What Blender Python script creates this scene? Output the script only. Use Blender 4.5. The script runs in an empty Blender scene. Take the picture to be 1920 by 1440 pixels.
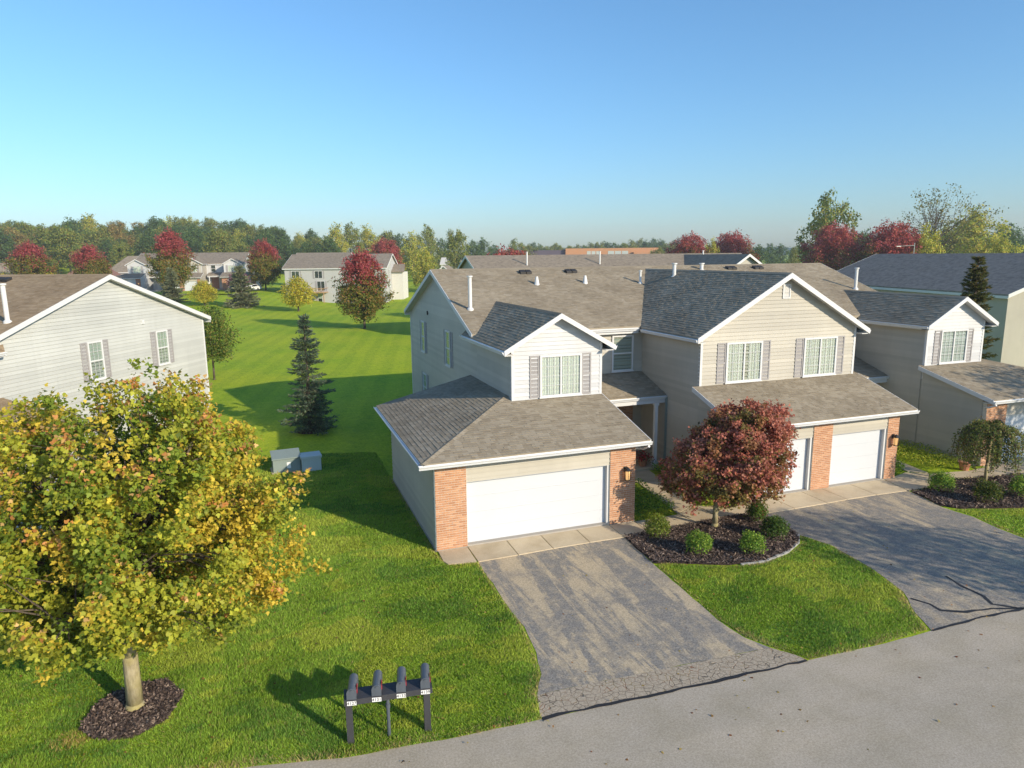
import bpy, bmesh, math, random
import numpy as np
random.seed(7)
R = math.radians
sc = bpy.context.scene
C = sc.collection

# ------------------------------------------------------------------ camera
cam_d = bpy.data.cameras.new('camera')
cam = bpy.data.objects.new('camera', cam_d)
C.objects.link(cam)
sc.camera = cam
FPX, YAW, PITCH, ROLL = 1299.6, -0.3408, 0.1835, -0.0099
cam_d.sensor_fit = 'HORIZONTAL'
cam_d.sensor_width = 36.0
cam_d.lens = FPX / 1920 * 36.0
cam_d.clip_start = 0.1
cam_d.clip_end = 20000
from mathutils import Matrix, Vector
_F = Vector((-math.sin(YAW), math.cos(YAW), 0)); _R = Vector((math.cos(YAW), math.sin(YAW), 0)); _U = Vector((0, 0, 1))
_f = _F * math.cos(PITCH) - _U * math.sin(PITCH)
_u = _U * math.cos(PITCH) + _F * math.sin(PITCH)
_r2 = _R * math.cos(ROLL) + _u * math.sin(ROLL)
_u2 = _u * math.cos(ROLL) - _R * math.sin(ROLL)
M = Matrix((_r2, _u2, -_f)).transposed().to_4x4()
M.translation = Vector((-4.523, -19.901, 9.071))
cam.matrix_world = M

# ------------------------------------------------------------------ sky, sun, exposure
SUN_ELEV = R(22.0)
SUN_DIR = Vector((0.527, -0.85, 0)).normalized()          # towards the sun, on the ground
world = bpy.data.worlds.new('World')
sc.world = world
world.use_nodes = True
wn = world.node_tree
bg = wn.nodes['Background']
sky = wn.nodes.new('ShaderNodeTexSky')
sky.sky_type = 'NISHITA'
sky.sun_disc = False
sky.sun_elevation = SUN_ELEV
sky.sun_rotation = math.atan2(SUN_DIR.x, SUN_DIR.y)
sky.altitude = 0
sky.air_density = 1.2
sky.dust_density = 0.7
sky.ozone_density = 8.0
hs = wn.nodes.new('ShaderNodeHueSaturation')
hs.inputs['Hue'].default_value = 0.493
hs.inputs['Saturation'].default_value = 0.98
wn.links.new(sky.outputs[0], hs.inputs['Color'])
wn.links.new(hs.outputs[0], bg.inputs[0])
bg.inputs[1].default_value = 0.084
sun_d = bpy.data.lights.new('sun', 'SUN')
sun_d.energy = 2.4
sun_d.angle = R(0.53)
sun_d.color = (1.0, 0.865, 0.66)
sun = bpy.data.objects.new('sun', sun_d)
C.objects.link(sun)
_to = Vector((SUN_DIR.x * math.cos(SUN_ELEV), SUN_DIR.y * math.cos(SUN_ELEV), math.sin(SUN_ELEV)))
sun.rotation_euler = _to.to_track_quat('Z', 'Y').to_euler()
sc.view_settings.view_transform = 'Standard'
sc.view_settings.look = 'None'
sc.view_settings.exposure = 1.25
sc.view_settings.gamma = 1.0
sc.view_settings.use_curve_mapping = False
try:
    sc.cycles.max_bounces = 6
    sc.cycles.diffuse_bounces = 3
    sc.cycles.transparent_max_bounces = 8
    sc.cycles.use_adaptive_sampling = True
except Exception:
    pass

# ------------------------------------------------------------------ material helpers
MATS = {}
class N:
    def __init__(s, name):
        s.m = bpy.data.materials.new(name); s.m.use_nodes = True
        s.t = s.m.node_tree
        s.b = s.t.nodes['Principled BSDF']
        s.out = s.t.nodes['Material Output']
        MATS[name] = s.m
    def new(s, typ, **kw):
        n = s.t.nodes.new(typ)
        for k, v in kw.items(): setattr(n, k, v)
        return n
    def l(s, a, b): s.t.links.new(a, b)
    def coord(s, scale=(1, 1, 1), rot=(0, 0, 0), which='Object'):
        tc = s.new('ShaderNodeTexCoord'); mp = s.new('ShaderNodeMapping')
        s.l(tc.outputs[which], mp.inputs[0])
        mp.inputs['Scale'].default_value = scale; mp.inputs['Rotation'].default_value = rot
        return mp.outputs[0]
    def noise(s, vec, scale, detail=3, rough=.55, dist=0):
        n = s.new('ShaderNodeTexNoise'); s.l(vec, n.inputs['Vector'])
        n.inputs['Scale'].default_value = scale; n.inputs['Detail'].default_value = detail
        n.inputs['Roughness'].default_value = rough; n.inputs['Distortion'].default_value = dist
        return n.outputs['Fac']
    def ramp(s, fac, stops, interp='LINEAR'):
        r = s.new('ShaderNodeValToRGB'); r.color_ramp.interpolation = interp
        e = r.color_ramp.elements
        while len(e) > 1: e.remove(e[-1])
        for i, (p, c) in enumerate(stops):
            if isinstance(c, (int, float)): c = (c, c, c)
            el = e[0] if i == 0 else e.new(p)
            el.position = p; el.color = (*c[:3], 1)
        s.l(fac, r.inputs[0]); return r.outputs[0]
    def mix(s, a, b, fac, mode='MIX'):
        m = s.new('ShaderNodeMix', data_type='RGBA', blend_type=mode)
        for ix, v in ((6, a), (7, b), (0, fac)):
            sock = m.inputs[ix]
            if hasattr(v, 'links'): s.l(v, sock)
            elif isinstance(v, (int, float)): sock.default_value = v if ix == 0 else (v, v, v, 1)
            else: sock.default_value = (*v, 1)
        return m.outputs[2]
    def math(s, op, a, b=0, c=0):
        m = s.new('ShaderNodeMath', operation=op)
        for i, v in enumerate((a, b, c)):
            if hasattr(v, 'links'): s.l(v, m.inputs[i])
            else: m.inputs[i].default_value = v
        return m.outputs[0]
    def bump(s, h, strength=.3, dist=.01):
        b = s.new('ShaderNodeBump'); b.inputs['Strength'].default_value = strength; b.inputs['Distance'].default_value = dist
        s.l(h, b.inputs['Height']); s.l(b.outputs[0], s.b.inputs['Normal'])
    def col(s, c):
        if hasattr(c, 'links'): s.l(c, s.b.inputs['Base Color'])
        else: s.b.inputs['Base Color'].default_value = (*c, 1)
    def rough(s, v, spec=.3):
        if hasattr(v, 'links'): s.l(v, s.b.inputs['Roughness'])
        else: s.b.inputs['Roughness'].default_value = v
        s.b.inputs['Specular IOR Level'].default_value = spec
    def rnd(s):
        g = s.new('ShaderNodeNewGeometry'); o = s.new('ShaderNodeObjectInfo')
        return s.math('FRACT', s.math('ADD', g.outputs['Random Per Island'], o.outputs['Random']))

def plain(name, c, rough=.6, spec=.3, dirt=.08, scale=2.5, metal=0):
    n = N(name); v = n.coord()
    f = n.noise(v, scale, 4, .6)
    n.col(n.mix(tuple(x * (1 - dirt) for x in c), tuple(min(1, x * (1 + dirt)) for x in c), f))
    n.rough(rough, spec); n.b.inputs['Metallic'].default_value = metal
    return n.m

def vinyl(name, c, scale=1.0):
    n = N(name); v = n.coord()
    big = n.noise(v, .35, 4, .6)
    st = n.noise(n.coord((2.5, 2.5, .25)), 1.2, 4, .6)
    lo = tuple(x * .86 for x in c)
    c1 = n.mix(lo, c, n.ramp(big, [(.3, 0), (.62, 1)]))
    c2 = n.mix(c1, tuple(x * .84 for x in c), n.math('MULTIPLY', n.ramp(st, [(.5, 0), (.75, 1)]), .5))
    r = n.rnd()
    c3 = n.mix(c2, n.mix(c2, (0.86, 0.86, 0.86), 1, 'MULTIPLY'), r)
    n.col(c3); n.rough(.55, .25)
    return n.m
vinyl('siding_beige', (.50, .47, .40))
vinyl('siding_white', (.62, .63, .64))
vinyl('siding_cream', (.525, .535, .505))
plain('trim_white', (.63, .63, .625), .5, .3, .05)
plain('gutter_white', (.66, .67, .68), .4, .4, .06)
plain('door_white', (.575, .60, .635), .45, .35, .025, .8)
plain('shutter_grey', (.33, .315, .31), .6, .3, .08)
plain('soffit_grey', (.62, .61, .58), .6)
plain('pipe_white', (.66, .66, .64), .5, .4, .12, 6)
plain('vent_dark', (.035, .033, .032), .6)
plain('mortar', (.62, .56, .47), .95, .1, .15, 9)
plain('foundation', (.38, .35, .31), .9, .1, .12, 4)
plain('lamp_black', (.02, .02, .022), .45, .5)
plain('interior_dark', (.018, .02, .022), .9, .1)
plain('interior_green', (.10, .13, .12), .9, .1)
plain('curtain', (.74, .73, .68), .9, .1, .12, 9)
plain('blind', (.45, .50, .46), .8, .1)
plain('post_white', (.78, .78, .77), .5)
plain('black_paint', (.045, .046, .052), .55, .4, .2, 7)
plain('mail_metal', (.085, .10, .12), .42, .5, .2, 8)
plain('flag_red', (.5, .03, .05), .5)
plain('plate_white', (.78, .78, .76), .5)
plain('ink_black', (.02, .02, .02), .7)
plain('cabinet_green', (.22, .27, .25), .55, .3, .08)
plain('cabinet_white', (.45, .52, .51), .5, .3, .06)
plain('deck_wood', (.42, .27, .15), .8, .2, .2, 6)
plain('blue_pot', (.03, .10, .17), .4, .5)
plain('terracotta', (.50, .22, .12), .8)
plain('pole_grey', (.35, .36, .36), .5)
plain('edging', (.36, .35, .33), .85)
plain('school_brick', (.48, .25, .13), .9, .1, .1, .4)
plain('school_roof', (.10, .085, .11), .9)
plain('school_maroon', (.20, .05, .06), .8)
plain('car_dark', (.02, .022, .026), .25, .5)
plain('car_white', (.75, .75, .76), .3, .5)
plain('car_blue', (.06, .26, .48), .35, .5)
plain('tyre', (.02, .02, .02), .8)
plain('twig', (.11, .085, .06), .9, .1)
plain('far_wall', (.60, .58, .53), .8)
plain('far_grey', (.44, .44, .43), .8)
plain('far_roof_red', (.24, .13, .10), .95)
plain('tar', (.022, .022, .024), .6, .4, .3, 5)

n = N('glass')
tr = n.new('ShaderNodeBsdfTransparent'); tr.inputs[0].default_value = (.90, .93, .91, 1)
gl = n.new('ShaderNodeBsdfGlossy'); gl.inputs['Roughness'].default_value = .03; gl.inputs[0].default_value = (.9, .95, 1, 1)
fr = n.new('ShaderNodeLayerWeight'); fr.inputs[0].default_value = .5
mx = n.new('ShaderNodeMixShader')
n.l(n.math('MINIMUM', n.math('ADD', n.math('MULTIPLY', n.math('POWER', fr.outputs['Facing'], 3.5), .9), .05), .95), mx.inputs[0])
n.l(tr.outputs[0], mx.inputs[1]); n.l(gl.outputs[0], mx.inputs[2]); n.l(mx.outputs[0], n.out.inputs[0])
n = N('lamp_glass'); n.col((.55, .36, .16)); n.rough(.15, .5); n.b.inputs['Emission Color'].default_value = (1, .55, .2, 1); n.b.inputs['Emission Strength'].default_value = .35

def shingle_mat(name, stops, dark=1.0):
    n = N(name)
    c = n.ramp(n.rnd(), stops)
    v = n.coord()
    g = n.noise(v, 90, 2, .7)
    big = n.noise(v, .5, 4, .6)
    c = n.mix(c, n.mix(c, (.72, .70, .68), 1, 'MULTIPLY'), n.ramp(g, [(.35, 0), (.7, 1)]))
    c = n.mix(c, n.mix(c, (.80, .79, .78), 1, 'MULTIPLY'), n.ramp(big, [(.4, 0), (.65, 1)]))
    n.col(c); n.rough(.95, .12)
    return n.m
ST = [(0, (.30, .252, .183)), (.3, (.34, .29, .213)), (.6, (.375, .322, .24)), (.85, (.41, .355, .27)), (1, (.315, .267, .195))]
shingle_mat('shingle', ST)
shingle_mat('shingle_brown', [(p, (c[0] * 1.08, c[1] * .97, c[2] * .86)) for p, c in ST])
def far_shingle(name, c, rowh=.16):
    n = N(name); v = n.coord()
    br = n.new('ShaderNodeTexBrick'); n.l(v, br.inputs['Vector'])
    f = n.noise(n.coord((2.2, 2.2, 5.5)), 1.0, 3, .7)
    big = n.noise(v, .25, 4, .6)
    a = n.ramp(f, [(.3, tuple(x * .7 for x in c)), (.5, c), (.72, tuple(x * 1.25 for x in c))])
    n.col(n.mix(a, n.mix(a, (.82, .8, .78), 1, 'MULTIPLY'), big)); n.rough(.95, .1)
    return n.m
far_shingle('shingle_far', (.27, .23, .18))
far_shingle('shingle_charcoal', (.27, .235, .20))

n = N('brick')
v = n.coord(); r = n.rnd()
c = n.ramp(r, [(0, (.45, .225, .125)), (.3, (.51, .26, .145)), (.6, (.55, .29, .165)), (.85, (.60, .345, .205)), (1, (.47, .235, .14))])
g = n.noise(v, 55, 3, .7)
n.col(n.mix(c, n.mix(c, (.7, .66, .62), 1, 'MULTIPLY'), n.ramp(g, [(.4, 0), (.75, 1)]))); n.rough(.9, .15)
n.bump(g, .3, .004)
n = N('brick_far')
br = n.new('ShaderNodeTexBrick'); n.l(n.coord((1, 1, 1), (R(90), 0, 0)), br.inputs['Vector'])
br.inputs['Scale'].default_value = 1; br.inputs['Brick Width'].default_value = .21; br.inputs['Row Height'].default_value = .067
br.inputs['Mortar Size'].default_value = .009
br.inputs['Color1'].default_value = (.44, .18, .09, 1); br.inputs['Color2'].default_value = (.32, .12, .065, 1); br.inputs['Mortar'].default_value = (.42, .36, .3, 1)
n.col(br.outputs[0]); n.rough(.9, .1)

# ground materials
n = N('lawn')
v = n.coord()
fine = n.noise(v, 9, 5, .7); mid = n.noise(v, 1.3, 5, .65); big = n.noise(v, .09, 4, .6)
c = n.ramp(fine, [(.3, (.167, .251, .014)), (.5, (.310, .403, .024)), (.7, (.442, .502, .041))])
c = n.mix(c, (.359, .409, .055), n.math('MULTIPLY', n.ramp(mid, [(.5, 0), (.75, 1)]), .45))
c = n.mix(c, n.mix(c, (.740, .890, .810), 1, 'MULTIPLY'), n.ramp(big, [(.42, 0), (.62, 1)]))
wv = n.new('ShaderNodeTexWave', wave_type='BANDS', bands_direction='X'); n.l(n.coord((1, 1, 1), (0, 0, R(13))), wv.inputs['Vector'])
wv.inputs['Scale'].default_value = .165; wv.inputs['Distortion'].default_value = 1.4; wv.inputs['Detail'].default_value = 2; wv.inputs['Detail Scale'].default_value = .5
c = n.mix(c, n.mix(c, (1.16, 1.11, 1.05), 1, 'MULTIPLY'), n.math('MULTIPLY', n.ramp(wv.outputs['Fac'], [(.3, 0), (.7, 1)]), .9))
m3 = n.noise(v, 2.2, 8, .85)
c = n.mix(n.mix(c, (.70, .78, .72), 1, 'MULTIPLY'), n.mix(c, (1.28, 1.16, 1.05), 1, 'MULTIPLY'), n.ramp(m3, [(.36, 0), (.64, 1)]))
n.col(c); n.rough(.9, .1); n.bump(fine, .7, .05)

n = N('grass_blade')
at = n.new('ShaderNodeAttribute'); at.attribute_name = 'Col'
n.col(at.outputs[0]); n.rough(.7, .15)
d = n.new('ShaderNodeBsdfTranslucent'); n.l(at.outputs[0], d.inputs[0])
mx = n.new('ShaderNodeMixShader'); mx.inputs[0].default_value = .3
n.l(n.b.outputs[0], mx.inputs[1]); n.l(d.outputs[0], mx.inputs[2]); n.l(mx.outputs[0], n.out.inputs[0])
n = N('leaf')
at = n.new('ShaderNodeAttribute'); at.attribute_name = 'Col'
n.col(at.outputs[0]); n.rough(.55, .3)
d = n.new('ShaderNodeBsdfTranslucent'); n.l(at.outputs[0], d.inputs[0])
mx = n.new('ShaderNodeMixShader'); mx.inputs[0].default_value = .45
n.l(n.b.outputs[0], mx.inputs[1]); n.l(d.outputs[0], mx.inputs[2]); n.l(mx.outputs[0], n.out.inputs[0])

n = N('road')
v = n.coord()
g = n.noise(v, 24, 4, .85); m_ = n.noise(v, 1.1, 5, .6); b_ = n.noise(n.coord((.5, 1.6, 1)), .35, 4, .6)
c = n.ramp(g, [(.2, (.240, .202, .154)), (.5, (.421, .366, .290)), (.82, (.613, .541, .444))])
c = n.mix(c, n.mix(c, (.856, .855, .810), 1, 'MULTIPLY'), n.ramp(m_, [(.4, 0), (.7, 1)]))
c = n.mix(c, n.mix(c, (1.12, 1.1, 1.07), 1, 'MULTIPLY'), n.ramp(b_, [(.4, 0), (.65, 1)]))
n.col(c); n.rough(.92, .15); n.bump(g, .5, .006)

def drive_mat(name, seed, streak=1.0):
    n = N(name)
    v = n.coord()
    g = n.noise(v, 22, 4, .88)
    ms = n.new('ShaderNodeMapping'); n.l(v, ms.inputs[0]); ms.inputs['Scale'].default_value = (1.5, .24, 1); ms.inputs['Location'].default_value = (seed, seed * .7, 0)
    s1 = n.noise(ms.outputs[0], 1.05, 9, .72, .5)
    pm = n.ramp(n.noise(v, .7, 4, .6), [(.38, .25), (.6, 1)])
    s2 = n.noise(v, 3.0, 8, .78, .1)
    dark = n.ramp(g, [(.32, (.128, .119, .106)), (.5, (.235, .218, .194)), (.68, (.40, .372, .332))])
    tan = n.ramp(g, [(.32, (.334, .269, .176)), (.5, (.495, .400, .270)), (.68, (.696, .568, .390))])
    f = n.math('ADD', n.math('MULTIPLY', n.math('MULTIPLY', n.ramp(s1, [(.49, 0), (.55, 1)]), pm), 1.0 * streak), n.math('MULTIPLY', n.ramp(s2, [(.48, 0), (.60, 1)]), .45))
    c = n.mix(dark, tan, n.math('MINIMUM', f, 1))
    n.col(c); n.rough(.92, .12); n.bump(g, .5, .006)
    return n.m
drive_mat('driveway_worn', 0.0, 1.0)
drive_mat('driveway_brown', 5.0, .8)

n = N('cracked')
v = n.coord()
g = n.noise(v, 24, 4, .85)
wob = n.new('ShaderNodeTexNoise'); n.l(v, wob.inputs['Vector']); wob.inputs['Scale'].default_value = 4; wob.inputs['Detail'].default_value = 3
vv = n.mix(v, wob.outputs['Color'], .09)
vo = n.new('ShaderNodeTexVoronoi', feature='DISTANCE_TO_EDGE'); n.l(vv, vo.inputs['Vector']); vo.inputs['Scale'].default_value = 7.5
c = n.ramp(g, [(.28, (.240, .198, .144)), (.5, (.408, .342, .258)), (.75, (.576, .492, .384))])
weed = n.noise(v, 2.3, 4, .65)
crack = n.ramp(vo.outputs['Distance'], [(.012, 1), (.05, 0)])
cc = n.mix((.060, .054, .048), n.ramp(n.noise(v, 5, 2), [(.42, (.312, .240, .072)), (.58, (.324, .132, .060))]), n.ramp(weed, [(.45, 0), (.6, .8)]))
n.col(n.mix(c, cc, n.math('MULTIPLY', crack, n.ramp(n.noise(v, 1.7, 3, .6), [(.3, .25), (.6, 1)])))); n.rough(.95, .1); n.bump(n.math('SUBTRACT', g, n.math('MULTIPLY', crack, 2)), .5, .01)

n = N('concrete')
v = n.coord()
g = n.noise(v, 40, 4, .75); b_ = n.noise(v, .9, 5, .6); o_ = n.new('ShaderNodeObjectInfo')
c = n.ramp(g, [(.3, (.53, .435, .295)), (.6, (.65, .54, .38)), (.8, (.72, .61, .45))])
c = n.mix(c, n.mix(c, (.80, .78, .75), 1, 'MULTIPLY'), n.ramp(b_, [(.45, 0), (.7, 1)]))
c = n.mix(c, n.mix(c, (.88, .88, .88), 1, 'MULTIPLY'), o_.outputs['Random'])
n.col(c); n.rough(.9, .15); n.bump(g, .3, .004)

n = N('mulch_base'); v = n.coord(); g = n.noise(v, 30, 4, .8)
n.col(n.ramp(g, [(.3, (.022, .016, .014)), (.55, (.081, .061, .052)), (.8, (.180, .137, .108))])); n.rough(.95, .05); n.bump(g, 1, .03)
n = N('mulch_chip'); n.col(n.ramp(n.rnd(), [(0, (.038, .027, .023)), (.5, (.104, .076, .066)), (.85, (.209, .152, .121)), (1, (.399, .304, .234))])); n.rough(.9, .1)
n = N('bark'); v = n.coord((3, 3, .8)); g = n.noise(v, 6, 5, .7); y = n.noise(n.coord(), 1.6, 3)
n.col(n.mix(n.ramp(g, [(.3, (.20, .17, .10)), (.6, (.36, .31, .20)), (.8, (.46, .42, .31))]), (.36, .31, .08), n.ramp(y, [(.4, 0), (.65, .6)]))); n.rough(.9, .1); n.bump(g, .5, .02)
n = N('bark_dark'); v = n.coord((3, 3, .8)); g = n.noise(v, 6, 5, .7)
n.col(n.ramp(g, [(.3, (.06, .048, .036)), (.6, (.13, .105, .08)), (.8, (.2, .165, .13))])); n.rough(.9, .1); n.bump(g, .5, .02)
n = N('far_ridge'); n.col((.035, .075, .075)); n.rough(1, 0)
# ------------------------------------------------------------------ mesh helpers
def tag(o, label=None, cat=None, group=None, kind=None):
    if label: o['label'] = label
    if cat: o['category'] = cat
    if group: o['group'] = group
    if kind: o['kind'] = kind
    return o
def link(name, me, mat=None, parent=None, kind=None):
    o = bpy.data.objects.new(name, me); C.objects.link(o)
    if mat and not me.materials: me.materials.append(MATS[mat])
    if parent: o.parent = parent
    if kind: o['kind'] = kind
    return o
def empty(name, loc=(0, 0, 0), rz=0, **kw):
    o = bpy.data.objects.new(name, None); C.objects.link(o)
    o.location = loc; o.rotation_euler = (0, 0, rz); o.empty_display_size = .3
    return tag(o, **kw)
def np_mesh(name, V, F, cols=None, smooth=False):
    """V (n,3); F (m,k) equal-sized faces; cols (n,3) point colours"""
    V = np.asarray(V, np.float32); F = np.asarray(F, np.int32)
    me = bpy.data.meshes.new(name)
    me.vertices.add(len(V)); me.vertices.foreach_set('co', V.ravel())
    k = F.shape[1]
    me.loops.add(F.size); me.loops.foreach_set('vertex_index', F.ravel())
    me.polygons.add(len(F)); me.polygons.foreach_set('loop_start', np.arange(len(F), dtype=np.int32) * k)
    me.polygons.foreach_set('loop_total', np.full(len(F), k, np.int32))
    if cols is not None:
        a = me.color_attributes.new('Col', 'FLOAT_COLOR', 'POINT')
        cc = np.ones((len(V), 4), np.float32); cc[:, :3] = cols
        a.data.foreach_set('color', cc.ravel())
    me.update(calc_edges=True)
    if smooth: me.polygons.foreach_set('use_smooth', np.ones(len(F), bool))
    return me

class MB:
    T = (1, 0)          # x' = a*x + b  (mirrors a building)
    def __init__(s): s.v = []; s.f = []; s.p = []
    def add(s, verts, faces):
        a, b = MB.T; k = len(s.v); s.p.append((k, len(s.f)))
        s.v += [(a * p[0] + b, p[1], p[2]) for p in verts]
        for f in faces:
            f = [k + i for i in f]
            s.f.append(f[::-1] if a < 0 else f)
        return s
    def box(s, x0, x1, y0, y1, z0, z1):
        x0, x1 = min(x0, x1), max(x0, x1); y0, y1 = min(y0, y1), max(y0, y1); z0, z1 = min(z0, z1), max(z0, z1)
        return s.add([(x0, y0, z0), (x1, y0, z0), (x1, y1, z0), (x0, y1, z0), (x0, y0, z1), (x1, y0, z1), (x1, y1, z1), (x0, y1, z1)],
                     [(0, 3, 2, 1), (4, 5, 6, 7), (0, 1, 5, 4), (1, 2, 6, 5), (2, 3, 7, 6), (3, 0, 4, 7)])
    def fbox(s, fr, a, b, c):
        o, u, w, n = fr
        P = [tuple(o[i] + u[i] * A + w[i] * B + n[i] * D for i in range(3)) for D in c for B in b for A in a]
        return s.add(P, [(0, 2, 3, 1), (4, 5, 7, 6), (0, 1, 5, 4), (1, 3, 7, 5), (3, 2, 6, 7), (2, 0, 4, 6)])
    def slab(s, pts, vec):
        n = len(pts); q = [tuple(p[i] + vec[i] for i in range(3)) for p in pts]
        return s.add(list(pts) + q, [tuple(range(n)), tuple(range(2 * n - 1, n - 1, -1))] + [(i, i + n, (i + 1) % n + n, (i + 1) % n) for i in range(n)])
    def poly(s, pts): return s.add(pts, [tuple(range(len(pts)))])
    def tube(s, p, q, r0, r1=None, n=8):
        r1 = r0 if r1 is None else r1
        p = Vector(p); q = Vector(q); d = (q - p).normalized()
        e = d.orthogonal().normalized(); g = d.cross(e)
        V = []
        for c, r in ((p, r0), (q, r1)):
            for i in range(n):
                t = 2 * math.pi * i / n; V.append(tuple(c + (e * math.cos(t) + g * math.sin(t)) * r))
        return s.add(V, [(i, (i + 1) % n, n + (i + 1) % n, n + i) for i in range(n)] + [tuple(range(n - 1, -1, -1)), tuple(range(n, 2 * n))])
    def lathe(s, base, prof, n=12):
        """prof: (radius, height) list, around z"""
        V = []; Fc = []
        for r, h in prof:
            for i in range(n):
                t = 2 * math.pi * i / n; V.append((base[0] + r * math.cos(t), base[1] + r * math.sin(t), base[2] + h))
        for j in range(len(prof) - 1):
            for i in range(n): Fc.append((j * n + i, j * n + (i + 1) % n, (j + 1) * n + (i + 1) % n, (j + 1) * n + i))
        Fc.append(tuple(range(n - 1, -1, -1))); Fc.append(tuple((len(prof) - 1) * n + i for i in range(n)))
        return s.add(V, Fc)
    def mesh(s, name):
        me = bpy.data.meshes.new(name); me.from_pydata(s.v, [], s.f); me.update(); return me
    def each(s, name, mat, parent=None):
        """every added piece becomes an object of its own"""
        P = s.p + [(len(s.v), len(s.f))]
        for (v0, f0), (v1, f1) in zip(P[:-1], P[1:]):
            me = bpy.data.meshes.new(name); me.from_pydata(s.v[v0:v1], [], [[i - v0 for i in f] for f in s.f[f0:f1]]); me.update()
            o = link(name, me, mat, parent)
        return o
    def build(s, name, mat, parent=None, kind=None, smooth=False):
        me = s.mesh(name)
        if smooth: me.polygons.foreach_set('use_smooth', [True] * len(me.polygons))
        return link(name, me, mat, parent, kind)

def clip(poly, conv):
    """Sutherland-Hodgman in 2-D, conv counter-clockwise"""
    out = list(poly)
    for i in range(len(conv)):
        a, b = conv[i], conv[(i + 1) % len(conv)]
        inp, out = out, []
        if not inp: break
        side = lambda p: (b[0] - a[0]) * (p[1] - a[1]) - (b[1] - a[1]) * (p[0] - a[0])
        for j in range(len(inp)):
            p, q = inp[j - 1], inp[j]; sp, sq = side(p), side(q)
            if (sp >= 0) != (sq >= 0):
                t = sp / (sp - sq); out.append((p[0] + (q[0] - p[0]) * t, p[1] + (q[1] - p[1]) * t))
            if sq >= 0: out.append(q)
    return out
def ccw(p):
    a = sum(p[i - 1][0] * p[i][1] - p[i][0] * p[i - 1][1] for i in range(len(p)))
    return p if a > 0 else p[::-1]
def lap_siding(name, fr, poly2, mat, parent, detail=1, step=.15, label=None, lipd=.027):
    """lap siding over a convex polygon given in the wall frame (u, z); every lap a tilted strip"""
    o, u, w, n = fr; poly2 = ccw(poly2); mb = MB()
    W = lambda a, b, c: tuple(o[i] + u[i] * a + w[i] * b + n[i] * c for i in range(3))
    if detail == 0:
        mb.poly([W(a, b, 0) for a, b in poly2])
    else:
        us = [p[0] for p in poly2]; zs = [p[1] for p in poly2]
        z = math.floor(min(zs) / step) * step
        while z < max(zs):
            cell = clip([(min(us) - 1, z), (max(us) + 1, z), (max(us) + 1, z + step), (min(us) - 1, z + step)], poly2)
            if len(cell) >= 3 and max(c[1] for c in cell) - min(c[1] for c in cell) > .004:
                lip = lambda b: lipd * (1 - (b - z) / step) + .002
                mb.poly([W(a, b, lip(b)) for a, b in cell])
                lo = min(c[1] for c in cell); e = [c for c in cell if c[1] < lo + 1e-5]
                if len(e) >= 2:
                    a0, a1 = min(c[0] for c in e), max(c[0] for c in e)
                    mb.poly([W(a0, lo, -.005), W(a1, lo, -.005), W(a1, lo, lip(lo)), W(a0, lo, lip(lo))])
            z += step
    ob = mb.build(name, mat, parent, 'stuff' if detail else None)
    if label: ob['label'] = label
    return ob
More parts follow.
